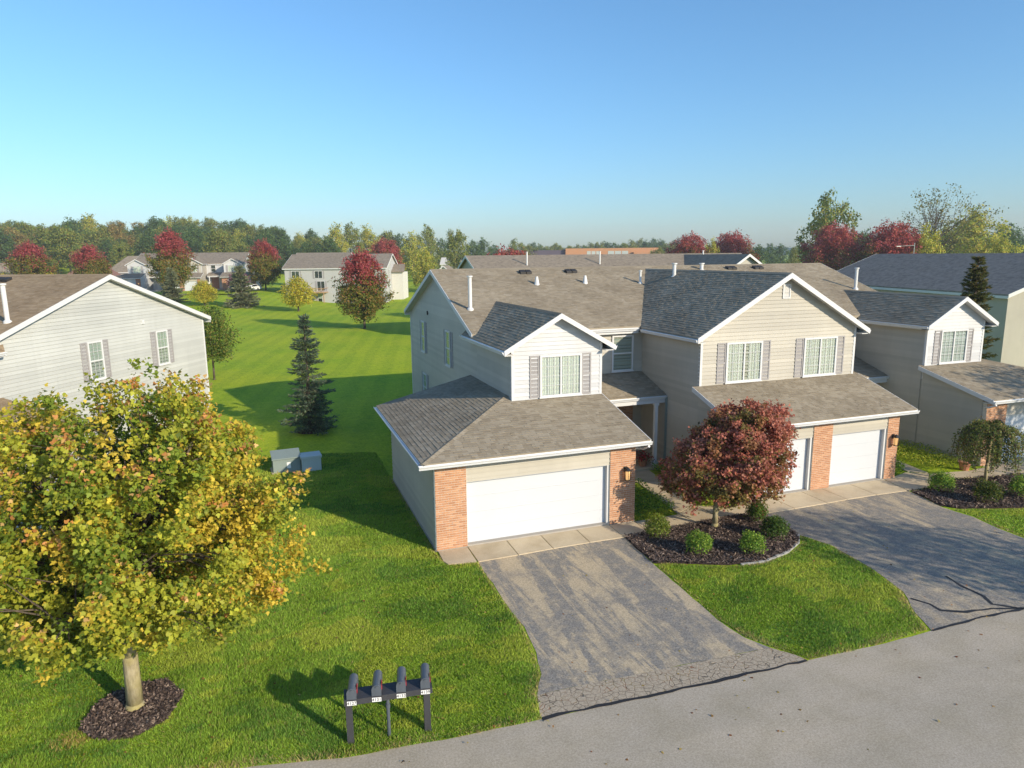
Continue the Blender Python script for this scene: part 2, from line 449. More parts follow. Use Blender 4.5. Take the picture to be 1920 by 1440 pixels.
def shingle_layer(pts, mat, parent, keep=0, seed=1, ex=.142, thick=.012):
    """shingle courses over a convex planar roof polygon; pts[0]->pts[1] is the eave. keep = how many become single objects"""
    rn = random.Random(seed)
    o = Vector(pts[0]); u = (Vector(pts[1]) - o).normalized()
    nrm = None
    for p in pts[2:]:
        c_ = u.cross(Vector(p) - o)
        if c_.length > 1e-3: nrm = c_.normalized(); break
    if nrm.z < 0: nrm = -nrm
    v = nrm.cross(u).normalized()
    if v.z < 0: v = -v
    P2 = ccw([((Vector(p) - o).dot(u), (Vector(p) - o).dot(v)) for p in pts])
    us = [p[0] for p in P2]; vs = [p[1] for p in P2]
    mb = MB(); lib = {}; singles = 0
    W = lambda a, b, c: tuple(o + u * a + v * b + nrm * c)
    row = 0; b = min(vs)
    while b < max(vs):
        a = min(us) - rn.random() * .3
        while a < max(us):
            wdt = rn.choice((.13, .17, .22, .28))
            t = thick * rn.choice((.75, .75, 1.25, 1.5))
            rect = [(a + .001, b), (a + wdt - .001, b), (a + wdt - .001, b + ex), (a + .001, b + ex)]
            cell = clip(rect, P2)
            if len(cell) >= 3:
                full = abs(sum(cell[i - 1][0] * cell[i][1] - cell[i][0] * cell[i - 1][1] for i in range(len(cell)))) / 2 > (wdt - .002) * ex * .999
                if full and singles < keep and MB.T[0] > 0:
                    key = (wdt, t)
                    if key not in lib:
                        m2 = MB(); g = .002
                        m2.add([(g, 0, 0), (wdt - g, 0, 0), (wdt - g, ex, 0), (g, ex, 0), (g, 0, t), (wdt - g, 0, t), (wdt - g, ex, .003), (g, ex, .003)],
                               [(0, 3, 2, 1), (4, 5, 6, 7), (0, 1, 5, 4), (1, 2, 6, 5), (2, 3, 7, 6), (3, 0, 4, 7)])
                        lib[key] = m2.mesh('shingle')
                    ob = link('shingle', lib[key], mat, parent)
                    q = W(a, b, 0)
                    ob.matrix_local = Matrix(((u.x, v.x, nrm.x, q[0]), (u.y, v.y, nrm.y, q[1]), (u.z, v.z, nrm.z, q[2]), (0, 0, 0, 1)))
                    singles += 1
                else:
                    h = lambda y: t - (t - .003) * (y - b) / ex
                    top = [W(x, y, h(y)) for x, y in cell]
                    k = len(top); verts = list(top); faces = [tuple(range(k))]
                    e = sorted([c_ for c_ in cell if c_[1] < b + 1e-5])
                    if len(e) >= 2:
                        verts += [W(e[0][0], b, 0), W(e[-1][0], b, 0), W(e[-1][0], b, h(b)), W(e[0][0], b, h(b))]
                        faces.append((k, k + 1, k + 2, k + 3))
                        # side flank shows where the next tab lies lower
                        verts += [W(e[-1][0], b, 0), W(e[-1][0], b + ex, 0), W(e[-1][0], b, h(b))]
                        faces.append((k + 4, k + 5, k + 6))
                    mb.add(verts, faces)
            a += wdt
        b += ex; row += 1
    # weld so that every shingle is one island for its own colour
    me = mb.mesh('shingles')
    bm = bmesh.new(); bm.from_mesh(me); bmesh.ops.remove_doubles(bm, verts=bm.verts, dist=1e-7); bm.to_mesh(me); bm.free()
    return link('shingles', me, mat, parent, 'stuff')
def roof_plane(name, pts, parent, detail, mat='shingle', keep=0, seed=1, thick=.14, farmat='shingle_far'):
    """a roof slope: deck slab under its shingles"""
    mb = MB(); mb.slab(list(pts), (0, 0, -thick))
    ob = mb.build(name, mat if detail else farmat, parent)
    if detail: shingle_layer(pts, mat, ob, keep, seed)
    return ob
def bricks(x0, x1, z0, z1, y, parent, detail, budget, seed=3):
    """brick facing on a front wall: mortar bed with bricks standing 7 mm proud"""
    if detail == 0:
        return MB().box(x0, x1, y, y + .18, z0, z1).build('brick_pier', 'brick_far', parent)
    rn = random.Random(seed)
    bed = MB().box(x0, x1, y + .008, y + .19, z0, z1).build('brick_pier', 'mortar', parent)
    L, H, g = .210, .060, .013
    rest = MB(); row = 0; z = z0 + .004
    box_lib = {}
    while z + H < z1:
        xs = [x0]; x = x0 + (L / 2 if row % 2 else L)
        while x < x1 - .05: xs.append(x); x += L
        xs.append(x1)
        for a, b in zip(xs[:-1], xs[1:]):
            pr_ = rn.uniform(-.002, .003); a2, b2 = a + g / 2, b - g / 2
            if budget[0] > 0 and MB.T == (1, 0):
                k = round(b2 - a2, 3)
                if k not in box_lib: box_lib[k] = MB().box(0, b2 - a2, 0, .09, 0, H).mesh('brick')
                ob = link('brick', box_lib[k], 'brick', bed); ob.location = (a2, y - pr_, z); budget[0] -= 1
            else:
                rest.box(a2, b2, y - pr_, y + .09, z, z + H)
        z += H + g; row += 1
    if rest.v: rest.build('bricks', 'brick', bed, 'stuff')
    return bed

Zv = (0, 0, 1)
def front(x, y, z=0): return ((x, y, z), (1, 0, 0), Zv, (0, -1, 0))
def left(x, y, z=0): return ((x, y, z), (0, 1, 0), Zv, (-1, 0, 0))
def right(x, y, z=0): return ((x, y, z), (0, 1, 0), Zv, (1, 0, 0))
def ring(mb, fr, a, b, w, c):
    (a0, a1), (b0, b1) = a, b
    mb.fbox(fr, (a0, a1), (b1 - w, b1), c); mb.fbox(fr, (a0, a1), (b0, b0 + w), c)
    mb.fbox(fr, (a0, a0 + w), (b0 + w, b1 - w), c); mb.fbox(fr, (a1 - w, a1), (b0 + w, b1 - w), c)
def wavy(fr, a, b, c, mb, waves=9, amp=.018):
    o, u, w, n = fr; k = waves * 6
    V = []; F = []
    for i in range(k + 1):
        A = a[0] + (a[1] - a[0]) * i / k; D = c + amp * math.sin(i / 6 * 2 * math.pi) * (.7 + .3 * math.sin(i * .7))
        for B in b: V.append(tuple(o[j] + u[j] * A + w[j] * B + n[j] * D for j in range(3)))
    for i in range(k): F.append((2 * i, 2 * i + 2, 2 * i + 3, 2 * i + 1))
    mb.add(V, F)
def window(fr, w, h, parent, style='slider', detail=1, shutters=.38, inside='curtain', seed=0, grid=(3, 4), opened=None):
    """window unit centred on fr's origin at its sill; frame > back panel, curtain, panes, muntins; shutters are parts of the house"""
    hw = w / 2
    mb = MB(); ring(mb, fr, (-hw, hw), (0, h), .075, (.004, .075))
    if style == 'slider': mb.fbox(fr, (-.032, .032), (.075, h - .075), (.02, .068))
    else: mb.fbox(fr, (-hw + .075, hw - .075), (h / 2 - .03, h / 2 + .03), (.02, .068))
    wo = mb.build('window', 'trim_white', parent)
    MB().fbox(fr, (-hw + .06, hw - .06), (.06, h - .06), (.003, .0065)).build('dark_back_panel', 'interior_dark', wo)  # flat dark sheet on the wall, painted as the unlit interior; no opening behind
    if detail:
        sill = MB().fbox(fr, (-hw - .03, hw + .03), (-.03, .02), (.0762, .10)).build('sill', 'trim_white', wo)
    g = .08
    if inside == 'curtain':
        mb = MB()
        if style == 'slider':
            wavy(fr, (-hw + g, -.06), (g, h - g), .026, mb, 7); wavy(fr, (.22 if seed % 2 else .06, hw - g), (g, h - g), .026, mb, 6)
        else: wavy(fr, (-hw + g, hw - g), (h / 2, h - g), .026, mb, 6)
        mb.build('curtain', 'curtain', wo)
    elif inside == 'blind':
        mb = MB(); z = g
        while z < h - g: mb.fbox(fr, (-hw + g, hw - g), (z, z + .022), (.012, .02)); z += .045 if detail else .15
        mb.build('blind', 'blind', wo)
    elif inside == 'green':
        MB().fbox(fr, (-hw + g, hw - g), (h / 2 + .02, h - g), (.012, .018)).build('blind', 'blind', wo)
    if style == 'slider': sashes = [((-hw + .075, -.032), (.075, h - .075)), ((.032, hw - .075), (.075, h - .075))]
    else: sashes = [((-hw + .075, hw - .075), (.075, h / 2 - .03)), ((-hw + .075, hw - .075), (h / 2 + .03, h - .075))]
    for i, (a, b) in enumerate(sashes):
        MB().fbox(fr, a, b, (.044, .048)).build('pane', 'glass', wo)
        if detail and grid:
            nx, nz = grid if style == 'slider' else (grid[0], max(1, grid[1] // 2))
            m2 = MB()
            for k in range(1, nx): x = a[0] + (a[1] - a[0]) * k / nx; m2.fbox(fr, (x - .007, x + .007), b, (.0485, .054))
            for k in range(1, nz): z = b[0] + (b[1] - b[0]) * k / nz; m2.fbox(fr, a, (z - .007, z + .007), (.0492, .0535))
            m2.build('muntins', 'trim_white', wo)
    if shutters:
        for sgn in (-1, 1):
            a0 = sgn * (hw + .012); a1 = sgn * (hw + .012 + shutters); lo, hi = min(a0, a1), max(a0, a1)
            m2 = MB(); ring(m2, fr, (lo, hi), (.0, h), .055, (.004, .045)); m2.fbox(fr, (lo + .055, hi - .055), (h / 2 - .04, h / 2 + .04), (.004, .045))
            so = m2.build('shutter', 'shutter_grey', parent)
            m2 = MB()
            if detail:
                z = .06
                while z < h - .09:
                    if abs(z + .02 - h / 2) > .06:
                        o, u, ww, nn = fr
                        W = lambda A, B, D: tuple(o[i] + u[i] * A + ww[i] * B + nn[i] * D for i in range(3))
                        m2.slab([W(lo + .055, z, .036), W(hi - .055, z, .036), W(hi - .055, z + .034, .012), W(lo + .055, z + .034, .012)], tuple(-.004 * q for q in nn))
                    z += .036
            else: m2.fbox(fr, (lo + .05, hi - .05), (.05, h - .05), (.004, .03))
            m2.build('louvres', 'shutter_grey', so, 'stuff' if detail else None)
    return wo
def garage_door(x0, x1, y, parent, h=2.13):
    d = MB().box(x0, x1, y + .03, y + .06, 0.01, h).build('garage_door', 'door_white', parent)
    n_ = 4
    for k in range(n_):
        z0 = .012 + (h - .012) * k / n_; z1 = .012 + (h - .012) * (k + 1) / n_
        mb = MB().box(x0 + .004, x1 - .004, y + .008, y + .032, z0 + .0015, z1 - .0015)
        mb.build('door_panel', 'door_white', d)
    MB().box(x0, x1, y + .005, y + .03, -.002, .011).build('rubber_seal', 'lamp_black', d)
    return d
def wall_lamp(x, y, z, parent):
    b = MB().box(x - .06, x + .06, y - .03, y, z + .10, z + .28).box(x - .02, x + .02, y - .16, y - .03, z + .22, z + .25)
    b.lathe((x, y - .16, z), [(.10, .17), (.13, .18), (.05, .27), (.015, .30)], 8)
    b.lathe((x, y - .16, z), [(.07, -.17), (.105, -.15), (.105, -.13)], 8)
    for i in range(6):
        t = i * math.pi / 3 + .3; b.tube((x + .09 * math.cos(t), y - .16 + .09 * math.sin(t), z - .14), (x + .11 * math.cos(t), y - .16 + .11 * math.sin(t), z + .18), .009, .009, 5)
    o = b.build('wall_lamp', 'lamp_black', parent)
    MB().lathe((x, y - .16, z), [(.07, -.13), (.085, .16)], 10).build('lamp_glass', 'lamp_glass', o)
    return o
def rake_boards(name, pts, parent, mat='trim_white', w=.22, out=(0, -1, 0), t=.035):
    """boards that follow the roof line pts (top edge) on the gable face"""
    mb = MB()
    for p, q in zip(pts[:-1], pts[1:]):
        mb.slab([p, q, (q[0], q[1], q[2] - w), (p[0], p[1], p[2] - w)], tuple(t * c for c in out))
    return mb.each(name, mat, parent)
def gutter(p, q, parent, out, h=.13, d=.11, name='gutter'):
    """K-style gutter along an eave from p to q (top inner edge), hanging on the fascia"""
    p = Vector(p); q = Vector(q); o = Vector(out)
    prof = [(0, 0), (0, -h), (.6 * d, -h), (.75 * d, -h * .55), (d, -h * .25), (d, 0), (d - .012, 0), (d - .012, -h * .2), (.012, -h * .2)]
    mb = MB(); k = len(prof); V = []
    for c in (p, q): V += [tuple(c + o * a + Vector((0, 0, b))) for a, b in prof]
    mb.add(V, [(i, (i + 1) % k, k + (i + 1) % k, k + i) for i in range(k)] + [tuple(range(k - 1, -1, -1)), tuple(range(k, 2 * k))])
    return mb.build(name, 'gutter_white', parent)
def vent_pipe(x, y, z0, z1, parent, r=.075, cap=True):
    mb = MB().lathe((x, y, z0), [(r * 1.9, -.12), (r * 1.7, .05), (r, .10), (r, z1 - z0 - .06)] + ([(r * 1.5, z1 - z0 - .06), (r * 1.5, z1 - z0)] if cap else [(r, z1 - z0)]), 12)
    return mb.build('vent_pipe', 'pipe_white', parent, smooth=False)
def box_vent(x, y, z, slope, parent):
    mb = MB().slab([(x - .3, y - .15, z + .02 - slope * .15), (x - .02, y - .15, z + .02 - slope * .15), (x - .02, y + .15, z + .02 + slope * .15), (x - .3, y + .15, z + .02 + slope * .15)], (0, 0, .11))
    mb.slab([(x + .02, y - .15, z + .02 - slope * .15), (x + .3, y - .15, z + .02 - slope * .15), (x + .3, y + .15, z + .02 + slope * .15), (x + .02, y + .15, z + .02 + slope * .15)], (0, 0, .11))
    return mb.build('roof_vent', 'vent_dark', parent)

# ------------------------------------------------------------------ the townhouse
S = .345                                   # main roof pitch
def zmain(y): return 5.95 + S * (y - 7.03)
def end_unit(root, detail, mat, main, dy=0, lamp=True, rake=.27, budget=None, cream='siding_beige', keep=0, wing_in='curtain', sidewin=True, gw=6.95, wy=12.05):
    """garage with hip roof and the two-storey wing above it"""
    budget = budget or [0]
    y0 = dy
    # --- garage walls
    lap_siding('garage_wall', left(0, y0), [(0.19, 0), (7.6 - y0, 0), (7.6 - y0, 2.95), (0.19, 2.95)], cream, root, detail)
    MB().box(-.012, .02, y0 + .02, y0 + .19, 0, 2.9).each('corner_trim', 'trim_white', root)
    lap_siding('garage_wall', right(gw, y0), [(0.19, 0), (3.13, 0), (3.13, 3.62), (0.19, 2.95)], cream, root, detail)
    MB().box(.01, 6.94, 7.56, 7.6, 0, 2.95).build('garage_wall', cream, root)
    MB().box(-.03, 6.98, y0 + .02, 7.62, -.05, .08).build('foundation', 'foundation', root)
    bricks(0.0, 1.0, .05, 2.83, y0, root, detail, budget, 5)
    bricks(5.99, gw, .05, 2.83, y0, root, detail, budget, 9)
    lap_siding('door_header', front(1.0, y0 + .05), [(0, 2.15), (4.99, 2.15), (4.99, 2.86), (0, 2.86)], cream, root, detail)
    MB().box(1.0, 5.99, y0 + .052, y0 + .22, 2.13, 2.86).build('header_beam', 'trim_white', root)
    MB().box(5.91, 5.99, y0 + .06, y0 + .21, 0, 2.13).build('door_jamb', 'trim_white', root)
    garage_door(1.0, 5.91, y0 + .2, root)
    if lamp: wall_lamp(6.56, y0 - .003, 1.76, root)
    # --- garage roof
    o, e = .47, 3.02; q = .25
    yb = 8.35; xr = gw + rake; a = y0 - o
    zf = lambda y: e + q * (y - a); zl = lambda x: e + q * (x + o)
    xh = 3.63; yh = a + (xh + o)
    fr_ = roof_plane('garage_roof', [(-o, a, e), (xr, a, e), (xr, 3.20 + y0, zf(3.2 + y0)), (xh, yh, zl(xh))], root, detail, mat, keep, 11, .10)
    roof_plane('garage_roof', [(-o, yb, e), (-o, a, e), (xh, yh, zl(xh)), (xh, yb, zl(xh))], root, detail, mat, 0, 12, .10)
    if detail:
        hip = MB()
        n_ = 26
        for i in range(n_):
            t0, t1 = i / n_, (i + 1.25) / n_
            P = Vector((-o, a, e)).lerp(Vector((xh, yh, zl(xh))), t0); Q = Vector((-o, a, e)).lerp(Vector((xh, yh, zl(xh))), min(t1, 1))
            s_ = Vector((1, -1, 0)).normalized() * .13
            hip.add([tuple(P + s_ - Vector((0, 0, .012))), tuple(P + Vector((0, 0, .034))), tuple(P - s_ - Vector((0, 0, .012))), tuple(Q + s_ - Vector((0, 0, .02))), tuple(Q + Vector((0, 0, .022))), tuple(Q - s_ - Vector((0, 0, .02)))],
                    [(0, 3, 4, 1), (1, 4, 5, 2), (0, 1, 2)])
        hip.build('hip_cap', mat, fr_, 'stuff')
    # fascia, gutters, soffit
    f = MB().box(-o + .002, xr - .002, a + .004, a + .03, e - .19, e - .102)
    f.box(-o + .004, -o + .03, a + .03, yb, e - .19, e - .102)
    f.each('fascia', 'trim_white', root)
    MB().box(-o + .03, xr - .02, a + .03, y0 - .002, e - .19, e - .165).box(-o + .03, -.02, y0, yb, e - .188, e - .167).each('soffit', 'soffit_grey', root)
    gutter((-o - .11, a + .002, e - .035), (xr + .03, a + .002, e - .035), root, (0, -1, 0), .125)
    gutter((-o + .002, a, e - .035), (-o + .002, yb, e - .035), root, (-1, 0, 0), .12)
    rake_boards('rake_board', [(xr + .004, a, e + .005), (xr + .004, 3.15 + y0, zf(3.15 + y0) + .005)], root, w=.18, out=(1, 0, 0), t=.025)
    MB().slab([(gw + .03, a + .03, e - .10), (xr, a + .03, e - .10), (xr, 3.1 + y0, zf(3.1 + y0) - .10), (gw + .03, 3.1 + y0, zf(3.1 + y0) - .10)], (0, 0, -.06)).each('soffit', 'soffit_grey', root)
    if detail and lamp:
        d = MB(); d.tube((xr - .08, a - .06, e - .2), (xr - .08, a + .25, e - .36), .04, .04, 6); d.tube((xr - .08, a + .25, e - .36), (7.02, y0 + .28, e - .46), .04, .04, 6); d.tube((7.02, y0 + .28, e - .46), (7.02, y0 + .28, .15), .04, .04, 6)
        d.build('downspout', 'gutter_white', root)
    # --- wing above
    yd = 3.13 + dy; xl, xw = 3.63, 7.2; ov = .36; rx = (xl + xw) / 2; ze = 5.80; sw = .57; zp = ze + sw * (rx - xl + ov)
    zin = 5.68
    lap_siding('wing_front', front(xl, yd), [(.09, 3.75), (xw - xl - .09, 3.75), (xw - xl - .09, ze + sw * (ov + .09) - .11), (rx - xl, zp - .11), (.09, ze + sw * (ov + .09) - .11)], 'siding_white', root, detail, .15, 'white gable front of the wing over the garage')
    MB().box(xl - .012, xl + .09, yd - .03, yd + .09, 3.6, zin + .2).box(xw - .09, xw + .012, yd - .03, yd + .09, 3.6, zin + .2).each('corner_trim', 'trim_white', root)
    lap_siding('wing_wall', right(xw, yd), [(.09, 0), (7.32 - yd, 0), (7.32 - yd, zin + .2), (.09, zin + .2)], cream, root, detail)
    lap_siding('wing_wall', left(xl, yd), [(.09, 3.5), (7.32 - yd, 3.5), (7.32 - yd, zin + .2), (.09, zin + .2)], cream, root, detail)
    MB().box(xl + .02, xw - .02, yd + .02, 7.3, 3.2, zin).build('wing_core', 'soffit_grey', root)
    MB().box(6.96, 7.19, 3.15 + dy, 7.3, 0, 3.3).build('porch_side_wall', cream, root)
    window(front((xl + xw) / 2 + .12, yd, 3.96), 1.66, 1.55, root, 'slider', detail, .38, wing_in, 0, (3, 4))
    yr = 7.03 + (zp - 5.95) / S; yv = 8.4
    roof_plane('wing_roof', [(xl - ov, yv, ze), (xl - ov, yd - ov, ze), (rx, yd - ov, zp), (rx, yr + .1, zp)], root, detail, mat, 0, 13, .10)
    roof_plane('wing_roof', [(xw + ov, yd - ov, ze), (xw + ov, 6.9, ze), (rx, yr + .1, zp), (rx, yd - ov, zp)], root, detail, mat, 0, 14, .10)
    if detail: MB().slab([(rx - .13, yd - ov, zp - .055), (rx, yd - ov, zp + .018), (rx + .13, yd - ov, zp - .055), (rx, yd - ov, zp - .02)], (0, yr - yd + ov, 0)).build('ridge_cap', mat, root)
    rb = rake_boards('rake_board', [(xl - ov - .03, yd - ov - .002, ze - .01), (rx, yd - ov - .002, zp + .006), (xw + ov + .03, yd - ov - .002, ze - .01)], root, w=.19, t=.03)
    sb = MB()
    for sgn, xe in ((-1, xl - ov), (1, xw + ov)):
        sb.slab([(xe, yd - ov + .02, ze - .12), (rx, yd - ov + .02, zp - .12), (rx, yd, zp - .12), (xe, yd, ze - .12)], (0, 0, -.02))
        xi = xl if sgn < 0 else xw
        sb.box(min(xe, xi), max(xe, xi), yd - ov + .004, yd - .004, ze - .205, ze - .175)
    sb.box(xl - ov + .03, xl, yd, 8.4, ze - .205, ze - .18); sb.box(xw, xw + ov - .03, yd, 6.9, ze - .205, ze - .18)
    sb.each('soffit', 'soffit_grey', root)
    fb = MB(); fb.box(xl - ov, xl - ov + .03, yd - ov + .01, yv, ze - .21, ze - .102); fb.box(xw + ov - .03, xw + ov, yd - ov + .01, 6.9, ze - .21, ze - .102)
    fb.each('fascia', 'trim_white', root)
    gutter((xl - ov, yd - ov, ze - .04), (xl - ov, yv, ze - .04), root, (-1, 0, 0), .12)
    gutter((xw + ov, yd - ov, ze - .04), (xw + ov, 6.9, ze - .04), root, (1, 0, 0), .12)
    # --- gable end of the main body
    ym, ye = 7.32, 21.02; yc = (ym + ye) / 2
    lap_siding('end_wall', left(3.63, 0), [(ym, 0), (ye - .1, 0), (ye - .1, zmain(ym + .1) - .16), (yc, zmain(14.17) - .16), (ym, zmain(ym) - .16)], cream, root, detail)
    MB().box(3.60, 3.70, ye - .1, ye + .01, 0, 5.86).each('corner_trim', 'trim_white', root)
    if sidewin:
        for yy, zz, hh in ((17.5, 3.88, 1.7), (wy, 3.88, 1.7), (17.4, 1.15, 1.55), (wy + .25, 1.15, 1.55)):
            window(left(3.63, yy, zz), .86, hh, root, 'hung', detail, .36, 'green', 1, (3, 4))
        MB().box(3.56, 3.628, 16.2, 16.35, 6.02, 6.22).build('gable_vent', 'vent_dark' if mat == 'shingle' else 'trim_white', root)
    rk = [(3.335, 7.03, 5.945), (3.335, 14.17, zmain(14.17) + .006), (3.335, 21.31, 5.945)]
    rake_boards('rake_board', rk, root, w=.20, out=(-1, 0, 0), t=.03)
    sb = MB(); 
    for p, q_ in ((rk[0], rk[1]), (rk[1], rk[2])):
        sb.slab([(p[0] + .02, p[1], p[2] - .16), (q_[0] + .02, q_[1], q_[2] - .16), (3.63, q_[1], q_[2] - .16), (3.63, p[1], p[2] - .16)], (0, 0, -.02))
    sb.each('soffit', 'soffit_grey', root)
    # --- entry porch between this unit and the middle one
    py, pz = 5.19, 3.18; ps = .32; x1, x2 = 7.22, 11.36
    zr = pz + ps * (7.32 - py)
    roof_plane('porch_roof', [(x1, py, pz), (x2, py, pz), (x2, 7.31, zr), (x1, 7.31, zr)], root, detail, mat, 0, 15, .12)
    MB().box(x1, x2, py - .004, py + .03, pz - .34, pz - .122).build('porch_beam', 'trim_white', root)
    MB().box(x1, x2, py + .03, 7.3, pz - .34, pz - .30).build('porch_ceiling', 'soffit_grey', root)
    gutter((x1, py - .004, pz - .04), (x2 - .01, py - .004, pz - .04), root, (0, -1, 0), .12)
    MB().box(10.86, 11.0, py + .05, py + .19, .1, pz - .34).box(10.82, 11.04, py + .03, py + .22, .1, .25).box(10.82, 11.04, py + .03, py + .22, pz - .46, pz - .34).build('porch_post', 'post_white', root)
    if detail: MB().box(11.27, 11.35, py - .11, py - .04, .1, pz - .1).build('downspout', 'cabinet_green' if lamp else 'gutter_white', root)
    MB().box(7.2, 11.36, 4.9, 7.3, -.05, .10).build('porch_slab', 'concrete', root)
    bricks(9.3, 10.9, .1, 2.82, 7.2, root, detail, [0], 21)
    MB().box(10.9, 11.36, 7.24, 7.31, .1, 2.84).build('porch_back_wall', cream, root)
    d = MB().box(8.2, 9.3, 7.18, 7.3, .1, 2.84).build('door_surround', 'trim_white', root)
    MB().box(8.3, 9.2, 7.15, 7.2, .12, 2.2).build('entry_door', 'trim_white', root)
    MB().box(7.2, 8.2, 7.22, 7.3, .1, 2.84).build('porch_back_wall', cream, root)
    lap_siding('upper_wall', front(7.2, 7.32), [(0, 3.4), (4.17, 3.4), (4.17, 5.75), (0, 5.75)], cream, root, detail)
    window(front(10.35, 7.32, 3.93), 1.06, 1.62, root, 'hung', detail, 0, 'blind', 0, None)

def mid_unit(root, detail, mat):
    cream = 'siding_beige'; xl, xr = 11.37, 19.09; yg = .33; yf = 2.89; rx = 15.23
    ov = .36; ze = 5.89; zp = 8.28; sw = (zp - ze) / (rx - xl + ov); zin = 5.76
    # side walls
    for fr in (left(xl, 0), right(xr, 0)):
        lap_siding('side_wall', fr, [(yg + .18, 0), (yf, 0), (yf, 3.82), (yg + .18, 2.98)], cream, root, detail)
        lap_siding('side_wall', fr, [(yf, 0), (7.32, 0), (7.32, zin + .2), (yf, zin + .2)], cream, root, detail)
    MB().box(xl + .02, xr - .02, yf + .02, 7.3, 0, zin).build('core', 'soffit_grey', root)
    MB().box(xl - .03, xr + .03, yg + .02, 7.2, -.05, .06).build('foundation', 'foundation', root)
    # front gable
    lap_siding('gable_front', front(xl, yf), [(.09, 3.7), (xr - xl - .09, 3.7), (xr - xl - .09, ze + sw * (ov + .09) - .11), (rx - xl, zp - .11), (.09, ze + sw * (ov + .09) - .11)], cream, root, detail)
    MB().box(xl - .012, xl + .09, yf - .03, yf + .09, 3.6, zin + .2).box(xr - .09, xr + .012, yf - .03, yf + .09, 3.6, zin + .2).each('corner_trim', 'trim_white', root)
    window(front(13.41, yf, 3.98), 1.72, 1.62, root, 'slider', detail, .40, 'curtain', 1, (3, 4))
    window(front(17.23, yf, 3.98), 1.72, 1.62, root, 'slider', detail, .40, 'curtain', 0, (3, 4))
    fr = front(15.32, yf, 7.25)
    gv = MB(); ring(gv, fr, (-.19, .19), (0, .58), .05, (.002, .05)); gv = gv.build('gable_vent', 'trim_white', root)
    lv = MB(); z = .06
    while z < .5: lv.fbox(fr, (-.14, .14), (z, z + .03), (.006, .03)); z += .048
    lv.build('louvres', 'trim_white', gv, 'stuff')
    y28 = 7.03 + (zp - 5.95) / S; yv = 7.03 + (ze - 5.95) / S
    l_ = roof_plane('gable_roof', [(xl - ov, yv, ze), (xl - ov, yf - ov, ze), (rx, yf - ov, zp), (rx, y28 + .1, zp)], root, detail, mat, 0, 31, .10)
    roof_plane('gable_roof', [(xr + ov, yf - ov, ze), (xr + ov, yv, ze), (rx, y28 + .1, zp), (rx, yf - ov, zp)], root, detail, mat, 0, 32, .10)
    if detail: MB().slab([(rx - .14, yf - ov, zp - .06), (rx, yf - ov, zp + .018), (rx + .14, yf - ov, zp - .06), (rx, yf - ov, zp - .02)], (0, y28 - yf + ov, 0)).build('ridge_cap', mat, root)
    rake_boards('rake_board', [(xl - ov - .03, yf - ov - .002, ze - .01), (rx, yf - ov - .002, zp + .006), (xr + ov + .03, yf - ov - .002, ze - .01)], root, w=.21, t=.03)
    sb = MB()
    for sgn, xe, xi in ((-1, xl - ov, xl), (1, xr + ov, xr)):
        sb.slab([(xe, yf - ov + .02, ze - .12), (rx, yf - ov + .02, zp - .12), (rx, yf, zp - .12), (xe, yf, ze - .12)], (0, 0, -.02))
        sb.box(min(xe, xi), max(xe, xi), yf - ov + .004, 6.8, ze - .215, ze - .185)
    sb.each('soffit', 'soffit_grey', root)
    fb = MB(); fb.box(xl - ov, xl - ov + .03, yf - ov + .01, 6.85, ze - .22, ze - .102); fb.box(xr + ov - .03, xr + ov, yf - ov + .01, 6.85, ze - .22, ze - .102)
    fb.each('fascia', 'trim_white', root)
    gutter((xl - ov, yf - ov, ze - .06), (xl - ov, 6.75, ze - .06), root, (-1, 0, 0), .13)
    gutter((xr + ov, yf - ov, ze - .06), (xr + ov, 6.75, ze - .06), root, (1, 0, 0), .13)
    # garages below
    ea = yg - .47; e = 2.96; q = .32; zt = e + q * (yf - ea); xa, xb = xl - .3, xr + .31
    roof_plane('garage_roof', [(xa, ea, e), (xb, ea, e), (xb, yf, zt), (xa, yf, zt)], root, detail, mat, 0, 33, .10)
    MB().box(xa, xb, ea + .004, ea + .03, e - .19, e - .102).each('fascia', 'trim_white', root)
    gutter((xa - .03, ea + .002, e - .035), (xb + .03, ea + .002, e - .035), root, (0, -1, 0), .125)
    for x, s_ in ((xa - .004, -1), (xb + .004, 1)):
        rake_boards('rake_board', [(x, ea, e + .005), (x, yf, zt + .005)], root, w=.18, out=(s_, 0, 0), t=.025)
    MB().box(xa, xb, ea + .03, yg - .002, e - .19, e - .165).each('soffit', 'soffit_grey', root)
    bricks(xl, 12.10, .05, 2.8, yg, root, detail, [0], 41)
    bricks(14.81, 15.72, .05, 2.8, yg, root, detail, [0], 42)
    bricks(18.51, xr, .05, 2.8, yg, root, detail, [0], 43)
    for x0, x1 in ((12.10, 14.81), (15.72, 18.51)):
        lap_siding('door_header', front(x0, yg + .05), [(0, 2.15), (x1 - x0, 2.15), (x1 - x0, 2.82), (0, 2.82)], cream, root, detail)
        MB().box(x0, x1, yg + .052, yg + .22, 2.13, 2.82).build('header_beam', 'trim_white', root)
        MB().box(x1 - .10, x1, yg + .06, yg + .21, 0, 2.13).build('door_jamb', 'trim_white', root)
        garage_door(x0, x1 - .10, yg + .2, root)
    wall_lamp(18.80, yg - .003, 1.62, root)

